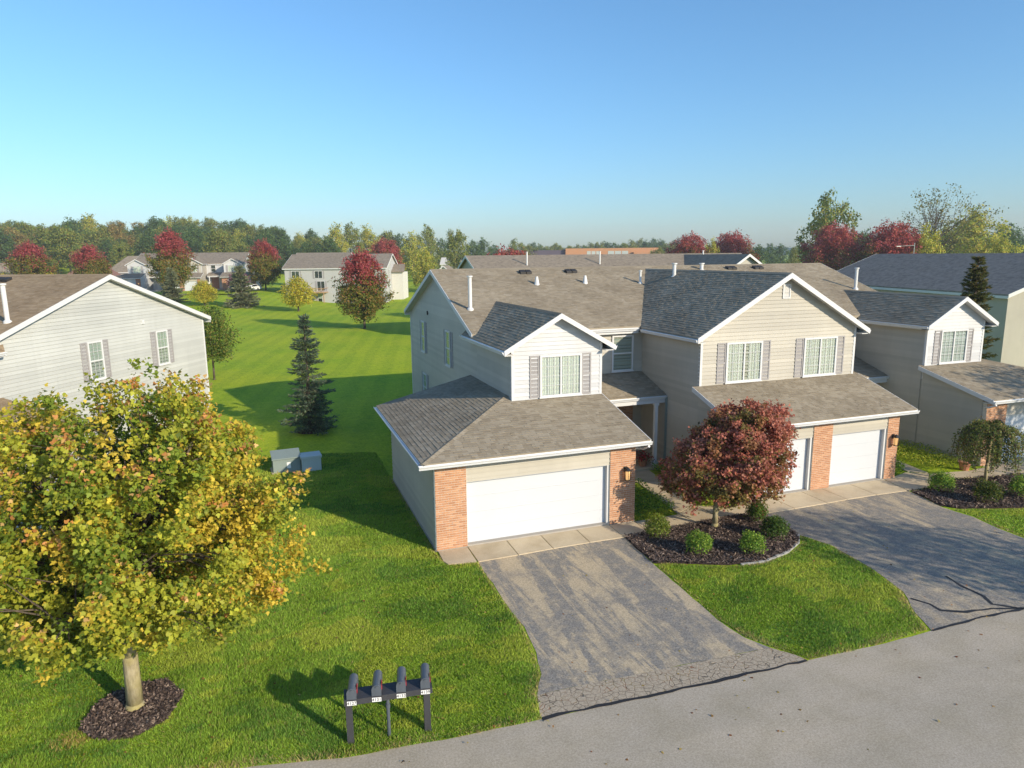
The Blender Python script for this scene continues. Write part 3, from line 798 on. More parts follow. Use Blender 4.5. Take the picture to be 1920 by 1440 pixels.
def townhouse(root, detail, mat='shingle', flip=False, mid=True, second=True, xr=27.29, **kw):
    T0 = (-1, 0) if flip else (1, 0)
    MB.T = T0
    # main body
    y1, y2, yc = 7.03, 21.31, 14.17; zr = zmain(yc); xa, xb = 3.34, xr + .3
    mr = roof_plane('main_roof', [(xa, y1, 5.95), (xb, y1, 5.95), (xb, yc, zr), (xa, yc, zr)], root, detail, mat, 0, 51, .15)
    roof_plane('main_roof', [(xb, y2, 5.95), (xa, y2, 5.95), (xa, yc, zr), (xb, yc, zr)], root, 0, mat, 0, 52, .15)
    MB().slab([(xa, yc - .15, zr - .04), (xa, yc, zr + .025), (xa, yc + .15, zr - .04), (xa, yc, zr - .02)], (xb - xa, 0, 0)).build('ridge_cap', mat if detail else 'shingle_far', root)
    MB().box(3.66, xr - .03, 7.34, 21.0, 0, 5.7).slab([(3.66, 7.4, 5.7), (3.66, 14.17, zr - .3), (3.66, 20.9, 5.7)], (xr - 3.69, 0, 0)).build('body', kw.get('cream', 'siding_beige'), root)
    MB().box(7.57, 11.0, y1 + .004, y1 + .03, 5.64, 5.81).box(19.5, 23.3, y1 + .004, y1 + .03, 5.64, 5.81).box(xa, xb, y2 - .03, y2 - .004, 5.64, 5.80).each('fascia', 'trim_white', root)
    gutter((7.57, y1, 5.88), (11.0, y1, 5.88), root, (0, -1, 0), .13)
    MB().box(7.3, 11.2, y1 + .03, 7.32, 5.64, 5.66).box(19.4, 23.5, y1 + .03, 7.32, 5.64, 5.66).each('soffit', 'soffit_grey', root)
    if detail:
        vent_pipe(3.95, 9.35, zmain(9.35), 8.22, root, .085)
        for x in (8.08, 10.62): box_vent(x, 13.45, zmain(13.45), S, root)
        for x in (8.13, 10.74):
            MB().lathe((x, 12.0, zmain(12.0)), [(.16, -.08), (.12, .05), (.06, .38), (.05, .38)], 10).build('vent_cone', 'pipe_white', root)
    end_unit(root, detail, mat, None, **kw)
    if mid:
        mid_unit(root, detail, mat)
        if detail:
            vent_pipe(14.75, 10.2, 7.9, 8.62, root, .09); vent_pipe(18.62, 13.5, 8.1, 8.55, root, .1)
            box_vent(22.44, 13.5, zmain(13.5), S, root); box_vent(20.6, 13.5, zmain(13.5), S, root)
            vent_pipe(26.4, 10.2, zmain(10.2), 8.22, root, .085)
            vent_pipe(13.75, 11.77, zmain(11.77), 8.25, root, .06)
    if second:
        k2 = dict(kw); k2.update(dy=.17, keep=0, budget=[0], rake=.3, gw=7.2, wing_in='blind' if detail else 'curtain')
        MB.T = (-T0[0], T0[0] * 30.92)
        end_unit(root, detail, mat, None, **k2)
    MB.T = (1, 0)
# ------------------------------------------------------------------ ground, road, drives
def smooth(a, b, x):
    t = np.clip((x - a) / (b - a), 0, 1); return t * t * (3 - 2 * t)
def height(x, y):
    x = np.asarray(x, float); y = np.asarray(y, float)
    h = 2.0 * smooth(95, 150, y) * (1 - smooth(-2, 10, x)) * smooth(-400, -60, x)
    h = h - .7 * np.exp(-(((x - 12) / 16) ** 2 + ((y - 126) / 16) ** 2))
    h = h + 13 * smooth(230, 420, y + .25 * x) * (1 - smooth(-20, 110, x))
    return h
xs = np.unique(np.concatenate([np.linspace(-40, 70, 56), np.sign(np.linspace(-1, 1, 61)) * np.abs(np.linspace(-1, 1, 61)) ** 3 * 6000, np.linspace(-220, 220, 67)]))
ys = np.unique(np.concatenate([np.linspace(-30, 60, 46), np.linspace(60, 460, 81), 460 + np.linspace(0, 1, 22) ** 3 * 8000, -30 - np.linspace(0, 1, 10) ** 2 * 400]))
X, Y = np.meshgrid(xs, ys)
V = np.stack([X, Y, height(X, Y)], -1).reshape(-1, 3)
nx, ny = len(xs), len(ys)
i = np.arange(nx * ny).reshape(ny, nx)
Fq = np.stack([i[:-1, :-1], i[:-1, 1:], i[1:, 1:], i[1:, :-1]], -1).reshape(-1, 4)
tag(link('ground', np_mesh('ground', V, Fq), 'lawn'), kind='structure')

def sheet(name, pts, z, mat, parent=None, kind='structure', sub=0):
    bm = bmesh.new()
    vs = [bm.verts.new((p[0], p[1], z)) for p in pts]
    bm.faces.new(vs); bm.normal_update()
    if bm.faces[:][0].normal.z < 0: bmesh.ops.reverse_faces(bm, faces=bm.faces[:])
    me = bpy.data.meshes.new(name); bm.to_mesh(me); bm.free()
    return link(name, me, mat, parent, kind)
def wob(pts, amp=.03, n=6, seed=1, closed=True):
    """finer, slightly uneven outline"""
    rn = random.Random(seed); out = []
    m = len(pts) if closed else len(pts) - 1
    for k in range(m):
        p, q = pts[k], pts[(k + 1) % len(pts)]
        L = math.hypot(q[0] - p[0], q[1] - p[1]); c = max(1, int(L * n / 2))
        for j in range(c):
            t = j / c; out.append((p[0] + (q[0] - p[0]) * t + (rn.uniform(-amp, amp) if j else 0), p[1] + (q[1] - p[1]) * t + (rn.uniform(-amp, amp) if j else 0)))
    if not closed: out.append(pts[-1])
    return out
ROAD_EDGE = [(-60, 4.0), (-30, -4.2), (-16, -6.6), (-8, -7.5), (-5.25, -7.85), (-3.71, -8.2), (-1.39, -8.39), (.07, -8.46)]
road_north = wob(ROAD_EDGE, .03, 5, 3, False) + wob([(.07, -8.46), (6.48, -8.68)], .008, 4, 4, False)[1:] + wob([(6.48, -8.68), (8.69, -8.76), (10.3, -8.72)], .02, 5, 5, False)[1:] + [(13.3, -8.75), (19, -8.9), (24, -9.0), (40, -9.3), (80, -10)]
sheet('road', road_north + [(80, -60), (-60, -60)], .004, 'road')
# drives
D1 = [(1.0, -.9), (1.0, -1.16), (.95, -3.98), (1.0, -5.07), (.86, -6.23), (.65, -7.07), (.29, -7.72), (1.47, -7.74), (2.99, -7.83), (4.39, -7.88), (6.05, -7.98), (5.76, -7.4), (5.66, -6.45), (5.75, -4.93), (5.84, -3.07), (6.05, -1.09), (6.02, -.9)]
sheet('driveway', wob(D1, .022, 6, 8), .008, 'driveway_worn')
sheet('driveway_apron', [(.29, -7.722), (1.47, -7.742), (2.99, -7.832), (4.39, -7.882), (6.05, -7.982), (6.38, -8.42), (6.48, -8.66), (4.33, -8.62), (2.97, -8.58), (2.13, -8.54), (.75, -8.47), (.07, -8.44)], .010, 'cracked')
D2 = [(11.3, -.8), (18.4, -.8), (17.95, -2.71), (18.1, -3.8), (17.9, -4.81), (17.85, -5.9), (18.6, -7.5), (20.2, -8.95), (13.3, -8.77), (10.2, -8.72), (10.56, -7.97), (11.24, -7.01), (11.57, -5.75), (11.75, -3.95), (11.4, -2.9)]
sheet('driveway', wob(D2, .02, 6, 9), .0085, 'driveway_brown')
sheet('driveway', [(24.3, -1.0), (29.5, -1.0), (29.7, -9.1), (23.6, -9.1)], .0085, 'driveway_worn')
Lm = lambda x, y: (-14.9 - .871 * x + .491 * y, 1.25 + .491 * x + .871 * y)
sheet('driveway', [Lm(.9, -.9), Lm(6.1, -.9), Lm(6.6, -11.5), Lm(-.2, -9.4)], .0085, 'driveway_brown')
# tar seams
def seam(pts, w, name='tar_seam', seed=2):
    rn = random.Random(seed); pts = wob(pts, .025, 8, seed, False); mb = MB(); V = []
    for k, p in enumerate(pts):
        q = pts[min(k + 1, len(pts) - 1)]; o = pts[max(k - 1, 0)]
        d = Vector((q[0] - o[0], q[1] - o[1], 0)).normalized(); nn = Vector((-d.y, d.x, 0)); ww = w * rn.uniform(.55, 1.25) / 2
        V += [(p[0] + nn.x * ww, p[1] + nn.y * ww, .0135), (p[0] - nn.x * ww, p[1] - nn.y * ww, .0135)]
    mb.add(V, [(2 * k, 2 * k + 1, 2 * k + 3, 2 * k + 2) for k in range(len(pts) - 1)])
    return mb.build(name, 'tar', None, 'structure')
seam([(.1, -8.47), (.75, -8.46), (2.13, -8.54), (2.97, -8.59), (4.33, -8.62), (6.46, -8.68)], .085)
seam([(10.2, -8.74), (11.0, -8.72), (11.7, -8.70), (13.34, -8.77), (15.5, -8.85), (20, -8.98)], .085, seed=3)
seam([(13.34, -8.74), (12.58, -8.49), (11.78, -8.38), (11.27, -8.09), (11.3, -7.76), (11.1, -7.36)], .10, seed=4)
seam([(13.2, -8.70), (12.8, -8.33), (13.0, -7.94), (12.99, -7.34), (13.14, -6.73)], .09, seed=5)
# concrete slabs, each its own piece
def slabs(name, rects, z=.035):
    base = None
    for k, poly in enumerate(rects):
        cx = sum(p[0] for p in poly) / len(poly); cy = sum(p[1] for p in poly) / len(poly)
        pp = [(cx + (x - cx) * .994, cy + (y - cy) * .992, z) for x, y in poly]
        mb = MB(); mb.slab(pp, (0, 0, -.12))
        ob = mb.build('slab' if base else name, 'concrete', base)
        if base is None: base = ob; ob['kind'] = 'structure'
    return base
slabs('garage_pavement', [[(1.0, -1.16), (2.28, -1.13), (2.3, .2), (1.0, .2)], [(.1, -1.0), (.96, -1.16), (.98, -.02), (.04, -.02), (.02, -.75)], [(2.3, -1.13), (3.46, -1.08), (3.48, .2), (2.32, .2)], [(3.48, -1.08), (4.74, -1.06), (4.77, .2), (3.5, .2)], [(4.76, -1.06), (5.97, -1.08), (5.97, .2), (4.79, .2)], [(5.99, -1.08), (6.9, -1.05), (6.95, -.02), (5.99, -.02)]])
slabs('walkway', [[(6.92, -1.06), (8.9, -.97), (8.7, .02), (6.97, -.02)], [(8.92, -.97), (9.9, -.75), (9.75, .6), (8.75, .05)], [(8.75, .08), (9.75, .63), (9.95, 2.0), (8.95, 2.0)], [(8.95, 2.02), (9.95, 2.02), (10.25, 3.5), (9.15, 3.5)], [(9.15, 3.52), (10.25, 3.52), (10.4, 4.88), (8.6, 4.88)]])
slabs('garage_pavement', [[(11.6, -1.0), (12.9, -1.0), (12.9, .3), (11.5, .3)], [(9.95, -.75), (11.58, -1.0), (11.48, -.1), (9.8, .5)], [(12.92, -1.0), (14.4, -.97), (14.4, .5), (12.92, .5)], [(14.42, -.97), (15.38, -.93), (15.38, .5), (14.42, .5)], [(15.4, -.93), (16.8, -.93), (16.8, .5), (15.4, .5)], [(16.82, -.93), (18.3, -.99), (18.5, .3), (16.82, .5)]])
slabs('walkway', [[(18.32, -1.0), (19.3, -1.0), (20.9, .25), (20.1, .7), (18.55, .28)], [(20.92, .22), (22.9, -.1), (23.3, -.95), (21.2, -.55), (19.5, -.85)], [(20.3, .75), (20.95, .35), (21.3, 2.4), (20.7, 2.4)], [(23.32, -.95), (25, -1.0), (25, .1), (22.95, -.05)], [(25.02, -1.0), (29.5, -1.0), (29.5, .3), (25.02, .3)]])

# ------------------------------------------------------------------ foliage helpers
rng = np.random.default_rng(11)
LEAF = dict(
    maple=(np.array([(0, 0), (-.28, .10), (-.5, .42), (-.24, .50), (-.2, .78), (0, 1.0), (.2, .78), (.24, .50), (.5, .42), (.28, .10)]), ),
    oval=(np.array([(0, 0), (-.30, .45), (0, 1.0), (.30, .45)]), ),
    tri=(np.array([(-.25, 0), (.25, 0), (0, 1.0)]), ))
def unit(a): return a / np.maximum(np.linalg.norm(a, axis=-1, keepdims=True), 1e-9)
def leaves_mesh(name, pos, up, size, col, shape='oval', flop=.8):
    """one face per leaf; up = preferred normal, flop = how far leaves turn from it"""
    n = len(pos); t2 = LEAF[shape][0]; k = len(t2)
    nr = unit(unit(up) + rng.normal(size=(n, 3)) * flop)
    tg = unit(np.cross(nr, rng.normal(size=(n, 3)))); bt = np.cross(nr, tg)
    sz = np.asarray(size).reshape(-1, 1, 1) * np.ones((n, 1, 1))
    bend = (-(t2[:, 0] ** 2) * 1.0 - (t2[:, 1] - .4) ** 2 * .35)
    V = pos[:, None, :] + sz * (tg[:, None, :] * t2[None, :, :1] + bt[:, None, :] * t2[None, :, 1:] + nr[:, None, :] * bend[None, :, None])
    F = np.arange(n * k).reshape(n, k)
    return np_mesh(name, V.reshape(-1, 3), F, np.repeat(col, k, 0))
def pal(cols, w, n, jit=.18):
    c = np.array(cols)[rng.choice(len(cols), n, p=np.array(w) / sum(w))]
    return np.clip(c * (1 + rng.normal(size=(n, 1)) * jit) * (1 + rng.normal(size=(n, 3)) * .06), .002, 1)
def vnoise(p, s, seed):
    """cheap smooth noise from a few waves"""
    r = np.random.default_rng(seed); o = 0
    for k in range(6):
        d = unit(r.normal(size=3)); o = o + np.sin(p @ d * s * (1 + .6 * k) + r.uniform(0, 6.3)) / (1 + .5 * k)
    return o / 2.2
def limb(mb, p, q, r0, r1, sag=.0, n=6, seg=4, rn=random):
    p = Vector(p); q = Vector(q); L = (q - p).length; last = p; lr = r0
    for k in range(1, seg + 1):
        t = k / seg; c = p.lerp(q, t) + Vector((rn.uniform(-1, 1), rn.uniform(-1, 1), rn.uniform(-1, 1))) * L * .035 * (k < seg) + Vector((0, 0, sag * L * math.sin(t * math.pi)))
        rr = r0 + (r1 - r0) * t; mb.tube(last, c, lr, rr, n); last = c; lr = rr

def mulch(name, pts, z, label, parent=None, chips=1500, hump=.06):
    """bed of bark mulch: low mound with loose chips on it"""
    pts2 = wob(pts, .03, 6, 4)
    cx = sum(p[0] for p in pts2) / len(pts2); cy = sum(p[1] for p in pts2) / len(pts2)
    mb = MB(); k = len(pts2); rings_ = (1.0, .93, .6, .25)
    V = [(cx + (x - cx) * r_, cy + (y - cy) * r_, z + (0 if r_ == 1 else hump * (1.0 if r_ < .9 else .6))) for r_ in rings_ for x, y in pts2] + [(cx, cy, z + hump)]
    Fc = [(j * k + a, j * k + (a + 1) % k, (j + 1) * k + (a + 1) % k, (j + 1) * k + a) for j in range(3) for a in range(k)] + [(3 * k + a, 3 * k + (a + 1) % k, 4 * k) for a in range(k)]
    mb.add(V, Fc)
    o = mb.build(name, 'mulch_base'); tag(o, kind='structure')
    P = np.array(pts2); n = 0; pos = []
    lo, hi = P.min(0), P.max(0)
    while n < chips:
        q = rng.uniform(lo, hi, (4000, 2)); m = inside(q, P) ; q = q[m]; pos.append(q); n += len(q)
    q = np.concatenate(pos)[:chips]; p3 = np.c_[q, np.full(len(q), z + hump + .008)]
    d = np.hypot(q[:, 0] - cx, q[:, 1] - cy); 
    up = np.tile([0, 0, 1.], (len(q), 1)); nr = unit(up + rng.normal(size=(len(q), 3)) * .35); tg = unit(np.cross(nr, rng.normal(size=(len(q), 3)))); bt = np.cross(nr, tg)
    l_ = rng.uniform(.03, .085, (len(q), 1)); w_ = rng.uniform(.008, .02, (len(q), 1))
    Vv = np.stack([p3 - tg * l_ - bt * w_, p3 + tg * l_ - bt * w_, p3 + tg * l_ + bt * w_, p3 - tg * l_ + bt * w_], 1)
    link('mulch_chips', np_mesh('mulch_chips', Vv.reshape(-1, 3), np.arange(4 * len(q)).reshape(-1, 4)), 'mulch_chip', o, 'stuff')
    return o
def inside(q, P):
    x, y = q[:, 0], q[:, 1]; r = np.zeros(len(q), bool); j = len(P) - 1
    for i_ in range(len(P)):
        xi, yi = P[i_]; xj, yj = P[j]
        c = ((yi > y) != (yj > y)) & (x < (xj - xi) * (y - yi) / (yj - yi + 1e-12) + xi); r ^= c; j = i_
    return r

BED1 = [(6.0, -1.0), (7.65, -1.0), (8.91, -.9), (10.14, -.8), (11.38, -.95), (11.48, -2.2), (11.33, -2.96), (10.92, -3.4), (10.05, -3.88), (8.96, -4.15), (7.89, -4.0), (7.01, -3.6), (5.86, -3.1), (5.94, -1.6)]
mulch('mulch_bed', BED1, .016, '', chips=9000)
BED2 = [(18.35, -1.1), (19.3, -1.06), (21.1, -.62), (23.2, -1.02), (24.2, -1.1), (24.1, -3.6), (22.3, -3.95), (20.6, -3.85), (18.4, -3.1), (18.0, -2.6)]
mulch('mulch_bed', BED2, .016, '', chips=6000)
tree_c = (-7.6, -5.25)
TB = [(-8.5, -5.65), (-8.15, -6.05), (-7.5, -6.25), (-6.95, -5.9), (-6.7, -5.1), (-7.1, -4.45), (-7.6, -4.4), (-8.1, -4.6), (-8.4, -5.0)]
mulch('mulch_ring', TB, .012, '', chips=3500, hump=.05)
# stone edging of the bed, one block after the other
def edging(pts):
    pts = wob(pts, 0, 12, 1, False); root = None; d = 0; k = 0
    P = [Vector((*p, 0)) for p in pts]
    for a, b in zip(P[:-1], P[1:]):
        t = (b - a).normalized(); nn = Vector((-t.y, t.x, 0)) * .035
        mb = MB(); g = .004
        mb.slab([tuple(a + t * g + nn), tuple(b - t * g + nn), tuple(b - t * g - nn), tuple(a + t * g - nn)], (0, 0, .055 + .012 * math.sin(k * 3.3)))
        ob = mb.build('edging_block' if root else 'bed_edging', 'edging', root)
        if root is None: root = ob
        k += 1
    return root
tag(edging([(11.36, -2.6), (11.33, -2.96), (10.92, -3.42), (10.05, -3.9), (8.96, -4.18), (8.2, -4.1)]), 'low grey stone edging curving round the front of the mulch bed', 'edging')

# grass blades on the near lawns
LAWN_A = np.array([(-15, -6.72)] + [p for p in ROAD_EDGE if p[0] > -14] + [(.27, -7.7), (.62, -7.07), (.82, -6.23), (.95, -5.07), (.92, -3.98), (.96, -1.2), (.1, -1.05), (0, -.8), (-.06, 0), (-.06, 7.6), (-.06, 12), (-14, 16), (-14, 6)])
LAWN_B = np.array([(6.05, -3.2), (6.95, -3.68), (7.89, -4.1), (8.96, -4.25), (10.05, -3.98), (11.0, -3.5), (11.38, -3.0), (11.72, -3.95), (11.54, -5.75), (11.2, -7.01), (10.52, -7.97), (10.15, -8.66), (8.69, -8.73), (7.62, -8.74), (6.55, -8.66), (6.1, -7.95), (5.8, -7.4), (5.7, -6.45), (5.79, -4.93), (5.88, -3.3)])
LAWN_C = np.array([(18.1, -3.1), (20.6, -3.92), (22.3, -4.02), (24, -3.7), (23.6, -9.0), (20.3, -8.9), (18.7, -7.5), (17.95, -5.9), (18.0, -4.8), (18.2, -3.8)])
TBa = np.array(TB)
def grass(name, poly, dens, label):
    lo, hi = poly.min(0), poly.max(0)
    n = int((hi - lo).prod() * dens)
    q = rng.uniform(lo, hi, (n, 2)); q = q[inside(q, poly) & ~inside(q, TBa)]
    camd = np.hypot(q[:, 0] + 4.5, q[:, 1] + 19.9)
    q = q[rng.random(len(q)) < np.clip((14.0 / camd) ** 1.3, .05, 1)]
    camd = np.hypot(q[:, 0] + 4.5, q[:, 1] + 19.9)
    q3 = np.c_[q, np.zeros(len(q))]
    n = len(q)
    a = rng.uniform(0, 2 * np.pi, n); hgt = rng.uniform(.035, .075, n) * (1 + .35 * vnoise(q3, 2.6, 3)) ; wd = rng.uniform(.006, .011, n) * np.clip(camd / 14, 1, 2.2)
    lean = rng.normal(size=(n, 2)) * .028 + np.c_[np.cos(vnoise(q3, 1.7, 9) * 3), np.sin(vnoise(q3, 1.7, 9) * 3)] * .02
    dx = np.c_[np.cos(a), np.sin(a), np.zeros(n)] * wd[:, None]
    tip = q3 + np.c_[lean, np.abs(hgt)]
    Vv = np.stack([q3 - dx, q3 + dx, tip], 1).reshape(-1, 3)
    # colour: patches of deeper and yellower grass, straw along worn edges
    pt = vnoise(q3, 1.1, 5) + .6 * vnoise(q3, 4.5, 6)
    base = np.where((pt > .35)[:, None], np.array([.41, .49, .065]), np.array([.28, .42, .05]))
    base = np.where((pt < -.55)[:, None], np.array([.18, .32, .045]), base)
    base = base * (1 + rng.normal(size=(n, 1)) * .28)
    dry = rng.random(n) < .07; base[dry] = np.array([.38, .35, .11])
    edge = np.full(n, 9.0); k = len(poly)
    for i_ in range(k):
        A, B = poly[i_], poly[(i_ + 1) % k]; d = B - A; t = np.clip(((q - A) @ d) / (d @ d + 1e-9), 0, 1)
        if (A[1] > 3 and B[1] > 3): continue
        edge = np.minimum(edge, np.hypot(*(q - A - t[:, None] * d).T))
    road = (q[:, 1] < -7.0)
    pe = np.clip(1 - edge / np.where(road, .30, .14), 0, 1) * (.55 + .45 * vnoise(q3, 3.1, 12))
    st = rng.random(n) < pe
    base[st] = np.array([.48, .385, .16]) * (1 + rng.normal(size=(st.sum(), 1)) * .15)
    if poly is LAWN_A:
        dd = np.hypot(q[:, 0] + 8.6, (q[:, 1] + 5.9) * 1.3); st = rng.random(n) < np.clip(.9 - dd / .55, 0, .9); base[st] = np.array([.52, .39, .13])
    cols = np.repeat(np.clip(base, .003, 1), 3, 0)
    o = link(name, np_mesh(name, Vv, np.arange(3 * n).reshape(-1, 3), cols), 'grass_blade', None, 'stuff')
    tag(o, label, 'grass'); return o
grass('grass', LAWN_A, 3400, 'short green lawn grass around the mailboxes and the large tree')
grass('grass', LAWN_B, 3600, 'tongue of green lawn between the two driveways')
grass('grass', LAWN_C, 2600, 'patch of green lawn at the right edge beside the driveway')
# ------------------------------------------------------------------ the houses
house = empty('townhouse', (0, 0, 0), label='long beige townhouse with white garage doors and brick piers, centre of the picture', cat='house')
townhouse(house, 1, 'shingle', budget=[300], keep=300)
lh = empty('townhouse', (-14.9, 1.25, 0), R(-29.4), label='cream sided house with brown shingle roof at the left edge, behind the large tree', cat='house')
townhouse(lh, 1, 'shingle_brown', flip=True, mid=False, second=False, xr=21, cream='siding_cream', lamp=False, wy=13.1)
far = empty('townhouse', (-36.5, 152.5, 2.0), R(-9), label='distant beige townhouse with white gables and garages below the wooded hill', cat='house')
townhouse(far, 0, 'shingle', cream='siding_white')

def simple_house(name, loc, rz, w, d, he, hr, roof, wall, label, wins=(), over=.35, group=None, hip=0):
    """gabled block, ridge along x; wins: (side, u, z, w, h)"""
    r = empty(name, loc, rz, label=label, cat='house', group=group)
    m = MB(); m.box(0, w, 0, d, -1.5, he)
    if not hip: m.slab([(0, 0, he), (0, d / 2, hr - .15), (0, d, he)], (w, 0, 0))
    m.build('wall', wall, r)
    sl = (hr - he) / (d / 2); ze = he - sl * over
    for s_ in (0, 1):
        yE, yR = (-over, d / 2) if s_ == 0 else (d + over, d / 2)
        h_ = d / 2 * hip
        MB().slab([(-over, yE, ze + .12), (w + over, yE, ze + .12), (w + over - h_, yR, hr + .1), (-over + h_, yR, hr + .1)], (0, 0, -.14)).build('roof', roof, r)
    if hip:
        for s_ in (0, 1):
            xE = -over if s_ == 0 else w + over; xR = xE + (d / 2 * hip if s_ == 0 else -d / 2 * hip)
            MB().slab([(xE, -over, ze + .12), (xE, d + over, ze + .12), (xR, d / 2, hr + .1)], (0, 0, -.14)).build('roof', roof, r)
    t = MB()
    for yE in (-over - .02, d + over - .02): t.box(-over, w + over, yE, yE + .04, ze - .2, ze + .0)
    t.each('fascia', 'trim_white', r)
    if not hip:
        for xg, o_ in ((-over - .012, -1), (w + over + .012, 1)):
            rake_boards('rake_board', [(xg, -over, ze + .13), (xg, d / 2, hr + .11), (xg, d + over, ze + .13)], r, w=.28, out=(o_, 0, 0))
    for side, u, z, ww, hh in wins:
        fr = {'f': front(u, 0, z), 'l': left(0, u, z), 'r': right(w, u, z)}[side]
        window(fr, ww, hh, r, 'slider' if ww > 1.2 else 'hung', 0, .35 if ww < 3 else 0, 'green' if ww < 1.2 else 'blind', 0, None)
    return r
# grey walk-out building across the lawn (its back faces us)
b1 = simple_house('townhouse', (.0, 136.3, -.7), R(-20.5), 21.5, 13.7, 7.6, 10.35, 'shingle_far', 'far_grey', 'long grey house with timber decks across the big lawn',
    [('f', 2.3, 5.35, 1.7, 1.6), ('f', 7.2, 5.35, 1.7, 1.6), ('f', 17.6, 5.35, 1.8, 1.6), ('f', 7.6, 2.7, 1.7, 2.1), ('f', 17.9, 2.75, 1.5, 1.9), ('f', 7.3, .2, 1.0, 2.0), ('r', 3.8, 5.4, .85, 1.6), ('r', 9.6, 5.4, .85, 1.6), ('r', 4.0, 2.5, .85, 1.6)])
for x0 in (5.2, 15.6):
    d_ = MB().box(x0, x0 + 3.9, -3.2, -.02, 2.42, 2.56)
    dk = d_.build('deck', 'deck_wood', b1)
    for px_ in (x0 + .1, x0 + 3.7):
        MB().box(px_, px_ + .12, -3.15, -3.0, -.5, 2.42).build('post', 'deck_wood', dk)
    rl = MB().box(x0, x0 + 3.9, -3.2, -3.12, 3.35, 3.45).box(x0, x0 + .08, -3.2, -.05, 3.35, 3.45).box(x0 + 3.82, x0 + 3.9, -3.2, -.05, 3.35, 3.45)
    for k in range(20): rl.box(x0 + k * .2, x0 + k * .2 + .05, -3.19, -3.14, 2.56, 3.35)
    rl.build('railing', 'deck_wood', dk)
    st = MB()
    for k in range(8): st.box(x0 - .32 * (k + 1), x0 - .32 * k, -3.0, -2.0, 2.4 - .3 * (k + 1), 2.46 - .3 * (k + 1) + .02)
    st.build('stairs', 'deck_wood', dk)
# rear wing of the walk-out building
MB().box(21.52, 24.0, 6.5, 13.0, -1, 6.4).build('wing', 'far_wall', b1)
MB().slab([(21.52, 6.0, 6.5), (24.4, 6.0, 6.5), (24.0, 9.8, 8.1), (21.52, 9.8, 8.1)], (0, 0, -.14)).build('roof', 'shingle_far', b1)
# charcoal roofed house at the right, its gable end towards the road
dk = simple_house('townhouse', (46.7, 16.1, .25), R(77.3), 25.5, 13.9, 5.75, 8.55, 'shingle_charcoal', 'siding_beige', 'beige house with a large dark charcoal roof at the right edge', [])
# the simple house runs along x; turn so that the ridge leads away from us and the eave faces left
dk.location = (46.85, 16.0, .2); dk.rotation_euler = (0, 0, R(77.3 )); dk.scale = (1, -1, 1)
for o in dk.children:
    if o.type == 'MESH' and o.name.startswith('wall'): lap = o
vent = MB()
for x_, y_ in ((9.0, 9.2), (16.0, 9.0)): vent.lathe((x_, y_, 7.3), [(.09, 0), (.09, .9), (.14, .9), (.14, 1.0)], 8)
vent.build('vent_pipe', 'pipe_white', dk)
# row behind ours, seen over the ridge
bk = simple_house('townhouse', (17.5, 50.0, .55), R(-1), 36, 13.7, 5.75, 8.45, 'shingle_far', 'siding_beige', 'brown roofed house seen over the ridge of the centre townhouse', [])
MB().slab([(24.0, -6.0, 5.75), (27.8, -6.0, 8.25), (31.6, -6.0, 5.75)], (0, 12, 0)).build('gable', 'siding_beige', bk)
MB().slab([(23.6, -6.4, 5.7), (27.8, -6.4, 8.42), (27.8, 6.5, 8.42), (23.6, 0, 5.7)], (0, 0, -.14)).build('roof', 'shingle_far', bk)
MB().slab([(32.0, -6.4, 5.7), (27.8, -6.4, 8.42), (27.8, 6.5, 8.42), (32.0, 0, 5.7)], (0, 0, -.14)).build('roof', 'shingle_far', bk)
rake_boards('rake_board', [(23.6, -6.42, 5.72), (27.8, -6.42, 8.44), (32.0, -6.42, 5.72)], bk, w=.28)
for x_ in (6, 15, 28.9): vent_pipe(x_, 4.0, 7.0, 8.9, bk, .09)
# small houses far left and in the middle distance
simple_house('house', (-62, 165, 1.2), R(60), 14, 9, 3.6, 7.2, 'shingle_far', 'far_wall', 'small pale house with a front gable at the far left edge', [])
simple_house('house', (-49.5, 176, 1.5), R(-5), 10, 9, 3.6, 7.0, 'far_roof_red', 'far_wall', 'small house with a red brown roof between two red trees', [], hip=.9)
simple_house('house', (-42, 185, 1.8), R(-10), 15, 10, 4.2, 8.0, 'shingle_far', 'far_wall', 'low house with a tan hipped roof left of the distant townhouse', [], hip=.8)
simple_house('house', (3, 172, 2.0), R(-20), 14, 12, 5.4, 8.2, 'shingle_far', 'far_wall', 'small house just right of the distant townhouse', [])
simple_house('house', (46, 148, 0), R(-22), 13, 11, 4.6, 7.8, 'shingle_far', 'far_wall', 'tan roofed house left of the round crimson tree', [('f', 3, 1.5, 1.4, 1.4)], hip=.7)
simple_house('house', (41, 150, 0), R(66), 8, 6, 4.2, 6.6, 'shingle_far', 'far_wall', 'narrow white gabled house beside the tan roof in the distance', [])
simple_house('house', (62, 250, 1.0), R(-22), 14, 10, 5.0, 7.4, 'far_wall', 'far_wall', 'pale blue grey house between the middle distance trees', [])
simple_house('house', (120, 92, 0), R(-25), 16, 12, 5.4, 8.3, 'shingle_charcoal', 'far_wall', 'grey roofed house far behind, between the red trees on the right', [])
